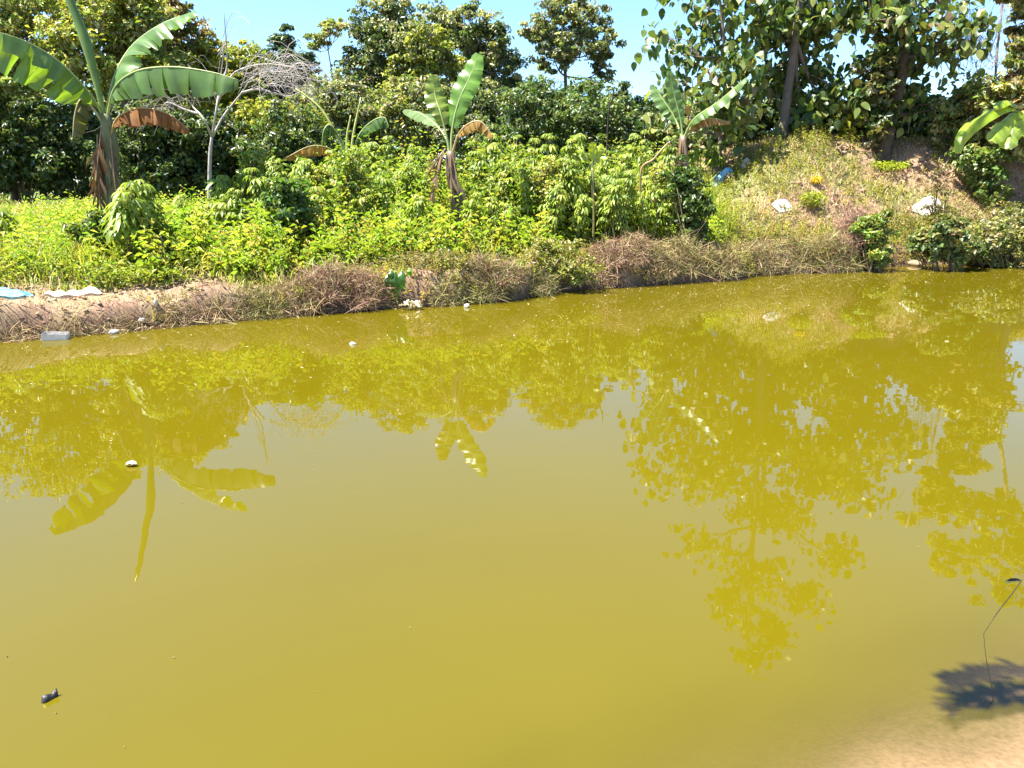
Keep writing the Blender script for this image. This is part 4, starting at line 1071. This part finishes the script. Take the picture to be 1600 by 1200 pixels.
# clods and pebbles on bare soil
g = Geo()
IV = []
ph = (1 + 5 ** 0.5) / 2
for a_, b_, c_ in ((0, 1, ph), (1, ph, 0), (ph, 0, 1)):
    for s1 in (-1, 1):
        for s2 in (-1, 1):
            vv = [a_, b_, c_]; nz_ = [q for q in range(3) if vv[q] != 0]
            vv[nz_[0]] *= s1; vv[nz_[1]] *= s2; IV.append(vv)
IV = norm(np.array(IV, float))
IFc = [(a_, b_, c_) for a_ in range(12) for b_ in range(a_ + 1, 12) for c_ in range(b_ + 1, 12) if all(np.linalg.norm(IV[p_] - IV[q_]) < 1.1 for p_, q_ in ((a_, b_), (b_, c_), (a_, c_)))]
IFc = np.array([t_ if np.dot(np.cross(IV[t_[1]] - IV[t_[0]], IV[t_[2]] - IV[t_[0]]), IV[t_[0]]) > 0 else (t_[0], t_[2], t_[1]) for t_ in IFc])
def clods(X, Yv, r, pal):
    n = len(X); z = np.maximum(ground(X, Yv), 0)
    v = IV[None] * (0.65 + 0.7 * rng.random((n, 12, 1))) * r[:, None, None] * np.array([1.2, 1.0, 0.75])
    v = v + np.stack([X, Yv, z + r * 0.2], 1)[:, None, :]
    f = (np.arange(n)[:, None, None] * 12 + IFc[None]).reshape(-1, 3)
    g.add(v.reshape(-1, 3), f, None, np.repeat(np.clip(palette(n, pal, 0.25), 0.02, 0.6), 12, 0))
SOIL = [(0.21, 0.13, 0.085), (0.27, 0.185, 0.12), (0.14, 0.09, 0.055), (0.32, 0.25, 0.18)]
X, Yv, s = scatter(3600, -9.5, -0.5, 0.0, 1.4, 0.8); kp = rng.random(len(X)) < dryness(X, Yv); X, Yv = X[kp], Yv[kp]
clods(X, Yv, 0.006 + 0.02 * rng.random(len(X)) ** 3, SOIL)
X, Yv, s = scatter(2600, 3.5, 16, 0.3, 5.5); kp = rng.random(len(X)) < np.maximum(bare(X, Yv), 0.12); X, Yv = X[kp], Yv[kp]
clods(X, Yv, 0.012 + 0.06 * rng.random(len(X)) ** 3, SOIL)
tag(g.build('clods', M['bark']), 'crumbly brown clods and pebbles scattered over the bare soil of the far bank', 'soil clods', kind='stuff')

# ------------------------------------------------------------------ small plants at the water's edge
def taro(label, px_, Y_, specs):
    base = gpt(px_, Y_)
    t = thing('taro_plant', label, 'plant', base)
    for (a, b, w_, h_, cc) in specs:
        g = Geo(); tip = at(a, b, Y_ - 0.05)
        q = tip + np.array([0, 0, psize(h_, Y_)])
        tube(g, bez([base, base * 0.4 + q * 0.6 + [0, 0, 0.05], q], 8), np.linspace(0.012, 0.006, 8), 5, (0.15, 0.2, 0.05))
        st = g.build('stalk', M['stalk'], t)
        banana_leaf(t, [q + [0, 0.02, 0.02], tip * 0.5 + q * 0.5 + [0, -0.05, 0.02], tip], psize(w_, Y_) * 0.5, up=(0.1, -0.9, 0.45), dl=-0.15, dr=-0.2, t0=0.0, c=cc, tear=0.0, n=14, ribr=0.004, wmin=0.08, sweep=0.3)
taro('dark glossy taro leaf growing from the bank at the waterline', 622, float(wpt(622, 481)[1]) + 0.1, [(618, 458, 15, 34, (0.05, 0.13, 0.02)), (629, 452, 14, 30, (0.06, 0.16, 0.025)), (641, 432, 11, 12, (0.16, 0.28, 0.03)), (606, 452, 9, 22, (0.06, 0.11, 0.03)), (612, 440, 10, 18, (0.05, 0.12, 0.02))])

def small_weed(name, label, cat, px_, row_, rr, hh_, n, L, pal, mat='grass', group=None):
    base = ghit(px_, row_) if row_ < 470 else wpt(px_, row_)
    t = thing(name, label, cat, base, group)
    g = Geo()
    for _ in range(6):
        e = base + np.array([rng.normal() * rr * 0.5, rng.normal() * rr * 0.5, hh_ * (0.6 + 0.4 * rng.random())])
        tube(g, bez([base - [0, 0, 0.03], base * 0.5 + e * 0.5 + [0, 0, 0.03], e], 5), np.linspace(0.006, 0.003, 5), 3, (0.2, 0.2, 0.08))
    g.build('stem', M['stalk'], t)
    g = Geo()
    c = base + np.array([0, 0, hh_ * 0.55]) + rdir(n) * np.array([rr, rr, hh_ * 0.5]) * rng.random((n, 1)) ** 0.4
    LL = L * (0.6 + 0.8 * rng.random(n))
    leaves(g, c, np.array([0, 0, 1]) + rng.normal(size=(n, 3)) * 0.5, LL, LL * 0.45, np.clip(palette(n, pal), 0.01, 0.8), 0.3)
    tag(g.build('foliage', M[mat], t), kind='stuff')
    return t
small_weed('weed_tuft', 'small yellow-green tuft on the dead grass left of the taro', 'weed', 470, 466, 0.12, 0.14, 60, 0.07, [(0.30, 0.36, 0.05), (0.24, 0.32, 0.04)])
small_weed('weed_tuft', 'bright lime clump on top of the bank above the olive shrub', 'weed', 848, 385, 0.35, 0.2, 500, 0.05, [(0.36, 0.36, 0.03), (0.30, 0.34, 0.03)])
small_weed('weed_tuft', 'bright lime patch of creeper high on the mound', 'weed', 1385, 268, 0.5, 0.25, 700, 0.07, [(0.26, 0.34, 0.03), (0.22, 0.30, 0.03)])
small_weed('weed_tuft', 'yellow flowering clump on the left face of the mound', 'weed', 1275, 290, 0.14, 0.2, 120, 0.07, [(0.55, 0.45, 0.02), (0.45, 0.40, 0.03)])
small_weed('weed_tuft', 'young yellow-leaved sapling in front of the shaded trunks on the mound', 'sapling', 1322, 218, 0.35, 0.75, 60, 0.22, [(0.34, 0.36, 0.03), (0.18, 0.24, 0.03)])
small_weed('weed_tuft', 'green clump below the yellow flowering clump on the mound', 'weed', 1268, 328, 0.3, 0.4, 420, 0.07, [(0.22, 0.30, 0.03), (0.26, 0.30, 0.04)])
small_weed('weed_tuft', 'pale whitish weed standing in the water below the taro', 'weed', 642, 484, 0.14, 0.12, 26, 0.09, [(0.6, 0.58, 0.45), (0.45, 0.42, 0.25)], 'straw')
small_weed('weed_tuft', 'bright grass tuft right of the dark bush, over the dry brush', 'weed', 1095, 364, 0.45, 0.22, 700, 0.08, [(0.22, 0.36, 0.04), (0.18, 0.32, 0.03)])

# stick posts
def stick(name, label, cat, pts, r, c, mat='stalk'):
    g = Geo(); P = bez(pts, 14); tube(g, P, np.linspace(r, r * 0.6, 14), 6, c, 0.15)
    o = g.build(name, M[mat], base=P[0]); tag(o, label, cat); return o
b = gpt(255, 9.9); stick('garden_stake', 'thin dark stake standing in the weeds right of the pale cassava', 'stake', [b - [0, 0, 0.1], at(254, 390, 9.9), at(252, 368, 9.9)], 0.016, (0.05, 0.035, 0.03))

# ------------------------------------------------------------------ litter
def crumpled(name, label, cat, px_, row_, sx, sy, hgt, mat, rot=0.0, seed=0, loc=None, thick=0.01):
    base = ghit(px_, row_) if loc is None else np.asarray(loc, float)
    n = 15; g = Geo()
    u = np.linspace(-1, 1, n); A, B_ = np.meshgrid(u, u, indexing='ij')
    r = np.maximum(np.abs(A), np.abs(B_)); th = np.arctan2(B_, A)
    k = 1 - 0.45 * vnoise(th * 1.6 + 30 + seed * 7, seed + 0 * th) * r
    rr = np.sqrt(A * A + B_ * B_) + 1e-6
    x = A / rr * r * k * sx; y = B_ / rr * r * k * sy
    cr, sr = math.cos(rot), math.sin(rot)
    X = base[0] + x * cr - y * sr; Y2 = base[1] + x * sr + y * cr
    hmp = hgt * (0.25 + fbm(A * 1.3 + seed * 3, B_ * 1.3 + 5, 2)) * (1 - r ** 4) + hgt * 0.12 * (vnoise(A * 4 + seed, B_ * 4) - 0.5)
    gz = ground(X, Y2) if loc is None else np.full_like(X, base[2])
    top = np.stack([X, Y2, gz + np.maximum(hmp, 0) + thick + 0.02], -1).reshape(-1, 3)
    bot = np.stack([X, Y2, gz - 0.03], -1).reshape(-1, 3)
    i = np.arange(n - 1)[:, None]; j = np.arange(n - 1)[None, :]
    q = np.stack([i * n + j, (i + 1) * n + j, (i + 1) * n + j + 1, i * n + j + 1], -1).reshape(-1, 4)
    ring = [(a, 0) for a in range(n)] + [(n - 1, a) for a in range(1, n)] + [(a, n - 1) for a in range(n - 2, -1, -1)] + [(0, a) for a in range(n - 2, 0, -1)]
    ring = [a * n + b_ for a, b_ in ring]
    side = [(ring[a], ring[(a + 1) % len(ring)], ring[(a + 1) % len(ring)] + n * n, ring[a] + n * n) for a in range(len(ring))]
    g.add(np.concatenate([top, bot]), None, np.concatenate([q, q[:, ::-1] + n * n, np.array(side)]))
    o = g.build(name, M[mat], base=base, smooth=True); tag(o, label, cat); return o
crumpled('plastic_sheet', 'crumpled light blue plastic sheet on the bare bank at the left edge', 'plastic sheet', 14, 467, 0.34, 0.17, 0.10, 'blue_plastic', 0.1, 1)
crumpled('white_sack', 'flattened white sack on the bare bank right of the blue plastic sheet', 'sack', 128, 462, 0.28, 0.12, 0.05, 'white_plastic', 0.42, 2)
crumpled('white_sack', 'small flattened whitish scrap between the blue plastic sheet and the longer white sack', 'sack', 88, 466, 0.16, 0.08, 0.05, 'white_plastic', 0.3, 9)
crumpled('plastic_sheet', 'pale blue tarp lying in front of the cassava, left of the mound', 'tarp', 1128, 284, 0.30, 0.24, 0.22, 'pale_tarp', 0.1, 3)
crumpled('white_sack', 'white sack half buried low on the left face of the mound', 'sack', 1220, 324, 0.27, 0.2, 0.06, 'white_plastic', 0.2, 4)
crumpled('white_sack', 'white sack on the mound slope above the dark green shrub', 'sack', 1445, 328, 0.46, 0.25, 0.14, 'white_plastic', 0.1, 5)
crumpled('white_sack', 'dirty whitish scrap of sack just right of the blue tarp', 'sack', 1135, 282, 0.16, 0.12, 0.1, 'rock', 0.6, 6)
crumpled('white_sack', 'dirty pale sack on top of the slope between the blue tarp and the mound', 'sack', 1163, 264, 0.15, 0.12, 0.2, 'rock', 0.0, 7)
crumpled('plastic_bag', 'pale plastic scrap on the bank above the tan dead grass', 'plastic bag', 440, 434, 0.16, 0.08, 0.1, 'white_plastic', 0.4, 8)

def foam_box(label, px_, row_, size, rot, tilt, mat='foam', name='foam_box'):
    import bmesh
    bm = bmesh.new(); bmesh.ops.create_cube(bm, size=1.0)
    for v in bm.verts: v.co = Vector((v.co.x * size[0], v.co.y * size[1], v.co.z * size[2]))
    for f in [f for f in bm.faces if f.normal.z > 0.9]:
        r = bmesh.ops.inset_region(bm, faces=[f], thickness=size[1] * 0.12)
        bmesh.ops.translate(bm, verts=f.verts, vec=(0, 0, -size[2] * 0.5))
    bmesh.ops.bevel(bm, geom=bm.edges[:], offset=min(size) * 0.08, segments=2, affect='EDGES')
    me = bpy.data.meshes.new(name); bm.to_mesh(me); bm.free(); me.materials.append(M[mat])
    o = bpy.data.objects.new(name, me); col.objects.link(o)
    p = wpt(px_, row_); o.location = (p[0], p[1], size[2] * 0.22); o.rotation_euler = (tilt, tilt * 0.6, rot)
    tag(o, label, 'box'); return o
foam_box('cloudy white plastic tub floating against the left bank', 88, 530, (0.26, 0.12, 0.11), 0.25, 0.12, 'white_plastic', 'plastic_tub')

def lump(name, label, cat, loc, size, mat, seed=0):
    import bmesh
    bm = bmesh.new(); bmesh.ops.create_icosphere(bm, subdivisions=3, radius=1.0)
    for v in bm.verts:
        k = 0.75 + 0.5 * float(fbm(v.co.x * 0.9 + seed * 5 + 20, v.co.y * 0.9 + v.co.z * 0.8 + 20, 2))
        v.co = Vector((v.co.x * size[0] * k, v.co.y * size[1] * k, v.co.z * size[2] * k))
    me = bpy.data.meshes.new(name); bm.to_mesh(me); bm.free(); me.materials.append(M[mat])
    o = bpy.data.objects.new(name, me); col.objects.link(o); o.location = tuple(loc); o.rotation_euler = (0, 0, seed)
    tag(o, label, cat); return o
lump('foam_lump', 'pale foam lump at the waterline right of the floating plastic tub', 'foam', wpt(178, 521) + [0, 0, 0.02], (0.06, 0.04, 0.03), 'foam', 1)
lump('foam_lump', 'round white foam ball floating below the middle banana plant', 'foam', wpt(729, 480) + [0, 0, 0.02], (0.04, 0.04, 0.03), 'foam', 2)
lump('foam_lump', 'small white foam scrap floating among the reflections under the tan dead grass', 'foam', wpt(551, 538) + [0, 0, 0.005], (0.035, 0.03, 0.02), 'foam', 3)
lump('foam_lump', 'white scrap stuck in the dead grass above the waterline at the left', 'foam', ghit(245, 488) + [0, 0, 0.05], (0.035, 0.02, 0.045), 'foam', 5)
lump('foam_lump', 'pale scrap low on the left bank, just left of the scrap in the dead grass', 'foam', ghit(222, 505) + [0, 0, 0.03], (0.045, 0.025, 0.025), 'foam', 6)
lump('foam_lump', 'small pale scrap at the waterline below the scrap in the dead grass', 'foam', wpt(320, 502) + [0, 0, 0.02], (0.05, 0.03, 0.025), 'foam', 7)
lump('bare_stone', 'pale clay clod at the waterline in the bare earth gap below the mound', 'stone', wpt(1425, 414) + [0, 0.12, 0.03], (0.34, 0.16, 0.08), 'clay', 8)

def bottle(label, px_, row_, rot):
    p = wpt(px_, row_); t = thing('plastic_bottle', label, 'bottle', p + [0, 0, 0.02])
    g = Geo(); d = np.array([math.cos(rot), math.sin(rot), 0.25]); d /= np.linalg.norm(d)
    zs = np.array([0, 0.01, 0.05, 0.12, 0.15, 0.17, 0.19]); rr = np.array([0.02, 0.03, 0.032, 0.032, 0.024, 0.012, 0.012])
    o0 = np.array(t.location)
    tube(g, o0 + d * zs[:, None], rr, 12); g.build('bottle_body', M['clear'], t, smooth=True)
    g = Geo(); tube(g, o0 + d * np.array([0.19, 0.195, 0.21])[:, None], [0.014, 0.015, 0.015], 12); g.build('cap', M['blue_plastic'], t)
bottle('cloudy plastic bottle bobbing at the waterline below the tan dead grass', 474, 491, 1.3)

# fallen leaf, stub, stalk
p = wpt(204, 729)
t = thing('floating_leaf', 'single curled dry leaf floating in the reflection of the tallest banana plant', 'leaf', p)
banana_leaf(t, [p + [-0.035, 0, 0.012], p + [0, 0.004, 0.018], p + [0.035, 0.004, 0.015]], 0.022, up=(0, -0.2, 1), dl=0.5, dr=0.5, t0=0.02, c=(0.42, 0.36, 0.28), tear=0, n=12, mat='dry_leaf', rib=(0.15, 0.1, 0.06), ribr=0.003)

p = wpt(72, 1096)
g = Geo()
d = np.array([0.026, 0.03, 0.02])
s_ = np.array([0.75, -0.55, 0.0]); s_ = s_ / np.linalg.norm(s_)
d = d * 0.75
pts_ = [p + [-0.012, -0.012, -0.06], p + [-0.008, -0.006, 0.016], p + d * 0.6 + [0, 0, 0.006], p + d + [0.003, 0.008, 0.010]]
P = bez(pts_, 10)
v = []
for a, q in enumerate(P):
    w_ = 0.011 * (1 - 0.75 * a / 9) * (0.8 + 0.4 * rng.random()); v += [q - s_ * w_ * 0.4, q + [0, 0, 0.006], q + s_ * w_ * 1.2 - [0, 0, 0.012], q - [0, 0, 0.05]]
v += [P[0], P[-1]]
f4 = [(a * 4 + b_, a * 4 + (b_ + 1) % 4, (a + 1) * 4 + (b_ + 1) % 4, (a + 1) * 4 + b_) for a in range(9) for b_ in range(4)]
f3 = [(40, b_, (b_ + 1) % 4) for b_ in range(4)] + [(41, 36 + b_, 36 + (b_ + 1) % 4) for b_ in range(4)]
g.add(v, f3, f4)
tag(g.build('broken_stub', M['black'], base=p), 'black broken wooden stub poking out of the water at the lower left', 'stub')

Yn_ = 2.2
p0 = wpt(1552, 1092)
st = thing('dry_stalk', 'thin bent dry stalk rising from the shallow water at the lower right', 'stalk', p0)
g = Geo()
P = bez([p0 - [0, 0, 0.1], p0, at(1541, 1030, p0[1] + 0.02), at(1537, 990, p0[1] + 0.05)], 12)
tube(g, P, np.linspace(0.0016, 0.0008, 12), 5, (0.06, 0.045, 0.03))
P2 = bez([P[-1], at(1560, 955, p0[1] + 0.02), at(1582, 927, p0[1]), at(1597, 906, p0[1])], 12)
tube(g, P2, np.concatenate([np.linspace(0.0009, 0.0022, 6), np.linspace(0.0022, 0.0012, 6)]), 5, (0.16, 0.12, 0.06))
g.build('stem', M['stalk'], st)
banana_leaf(st, [at(1597, 907, p0[1]), at(1588, 905, p0[1] - 0.01), at(1574, 907, p0[1] - 0.02)], 0.006, up=(0, -0.3, 1), dl=0.2, dr=0.2, t0=0.02, c=(0.05, 0.04, 0.03), tear=0, n=8, mat='dry_leaf', ribr=0.001)

p = at(1000, 258, 12.9)
stick('dead_stalk', 'brown withered stalk bent over the cassava left of the banana plant by the tarp', 'stalk', [at(1000, 300, 12.9), at(1003, 262, 12.85), at(1020, 250, 12.8), at(1032, 236, 12.8), at(1045, 222, 12.85)], 0.022, (0.24, 0.15, 0.06))
# scum and straw bits drifting by the far bank
g = Geo()
X = rng.uniform(-8, 16, 3200); sN = rng.random(3200) ** 2.0 * 3.6 + 0.03
Yv = far_shore(X) - sN
kp = rng.random(3200) < 0.25 + 0.75 * (X > 0); X, Yv = X[kp], Yv[kp]; n = len(X)
LL = 0.012 + 0.03 * rng.random(n) ** 2
leaves(g, np.stack([X, Yv, np.full(n, 0.006)], 1), np.array([0, 0, 1.0]) + rng.normal(size=(n, 3)) * 0.05, LL, LL * 0.4, palette(n, [(0.5, 0.45, 0.25), (0.36, 0.3, 0.14), (0.6, 0.56, 0.42)]), 0, 0.05, 0.02)
X = rng.uniform(-5, 6, 500); Yv = near_shore(X) + (far_shore(X) - near_shore(X)) * rng.uniform(0.1, 0.95, 500); n = 500
LL = 0.004 + 0.01 * rng.random(n) ** 2
leaves(g, np.stack([X, Yv, np.full(n, 0.004)], 1), np.array([0, 0, 1.0]) + rng.normal(size=(n, 3)) * 0.03, LL, LL * 0.5, palette(n, [(0.22, 0.19, 0.09), (0.12, 0.09, 0.03)]), 0, 0.03, 0.02)
tag(g.build('floating_debris', M['straw']), 'tiny straw bits and scum floating near the far bank', 'debris', kind='stuff')

# ------------------------------------------------------------------ plant on the near bank, reaching in from the right
nb = np.array([2.75, 2.15, float(ground(2.75, 2.15))])
npt = thing('cassava_plant', 'blurred bright cassava leaf hanging into the picture at the right edge, on the near bank', 'plant', nb)
g = Geo()
stemP = bez([nb - [0, 0, 0.1], nb + [0.02, 0.05, 1.2], nb + [-0.05, 0.15, 2.1], nb + [-0.2, 0.3, 2.7]], 18)
tube(g, stemP, np.linspace(0.022, 0.012, 18), 8, (0.22, 0.18, 0.10))
# visible leaf: five long lobes drooping from the end of its stalk
hub = at(1592, 168, 2.0)
tube(g, bez([stemP[11], stemP[11] * 0.5 + hub * 0.5 + [0, 0, 0.1], hub], 10), np.linspace(0.006, 0.004, 10), 6, (0.35, 0.24, 0.08))
# branch that arches over the water above the picture
def over(px_, row_, z):
    """the point at height z whose shadow the sun drops on the water at (px_, row_)"""
    w_ = wpt(px_, row_); sd = np.array(sun_dir); return w_ + sd * (z / sd[2])
br = bez([stemP[17], over(1700, 1035, 2.72), over(1600, 1048, 2.66), over(1505, 1060, 2.6)], 16)
tube(g, br, np.linspace(0.012, 0.004, 16), 6, (0.22, 0.18, 0.10))
br2 = bez([br[4], over(1640, 1078, 2.68), over(1580, 1085, 2.64), over(1520, 1090, 2.6)], 12)
tube(g, br2, np.linspace(0.008, 0.003, 12), 5, (0.22, 0.18, 0.10))
g.build('stem', M['stalk'], npt)
for lob, w_, cc in (([(1592, 166), (1572, 157), (1556, 168)], 0.012, (0.22, 0.30, 0.02)),
                    ([(1592, 170), (1565, 168), (1532, 184), (1508, 206), (1497, 238)], 0.016, (0.24, 0.34, 0.02)),
                    ([(1590, 172), (1572, 190), (1560, 206), (1550, 220)], 0.019, (0.26, 0.36, 0.04)),
                    ([(1592, 172), (1585, 195), (1579, 214), (1575, 231)], 0.021, (0.26, 0.36, 0.06)),
                    ([(1594, 170), (1604, 190), (1612, 215)], 0.02, (0.24, 0.34, 0.03)),
                    ([(1594, 166), (1612, 160), (1632, 175)], 0.02, (0.24, 0.34, 0.03))):
    o = banana_leaf(npt, [at(a_, b_, 2.0 - 0.012 * i_) for i_, (a_, b_) in enumerate(lob)], w_ * 1.45, up=(0.1, -0.35, 0.9), dl=-0.35, dr=-0.35, t0=0.02, c=cc, tear=0.0, n=16, ribr=0.0016, name='leaf_lobe', wmin=0.12)
for k_ in range(120):
    src = br if k_ % 2 else br2
    q = src[rng.integers(3, len(src))] + rng.normal(size=3) * [0.04, 0.014, 0.04]
    o = bpy.data.objects.new('leaf', CL[rng.integers(5)]); col.objects.link(o); o.parent = npt
    sc = 0.28 + 0.2 * rng.random()
    o.location = q - nb; o.scale = (sc, sc, sc); o.rotation_euler = (rng.normal() * 0.3, rng.normal() * 0.3, rng.random() * 6.28)
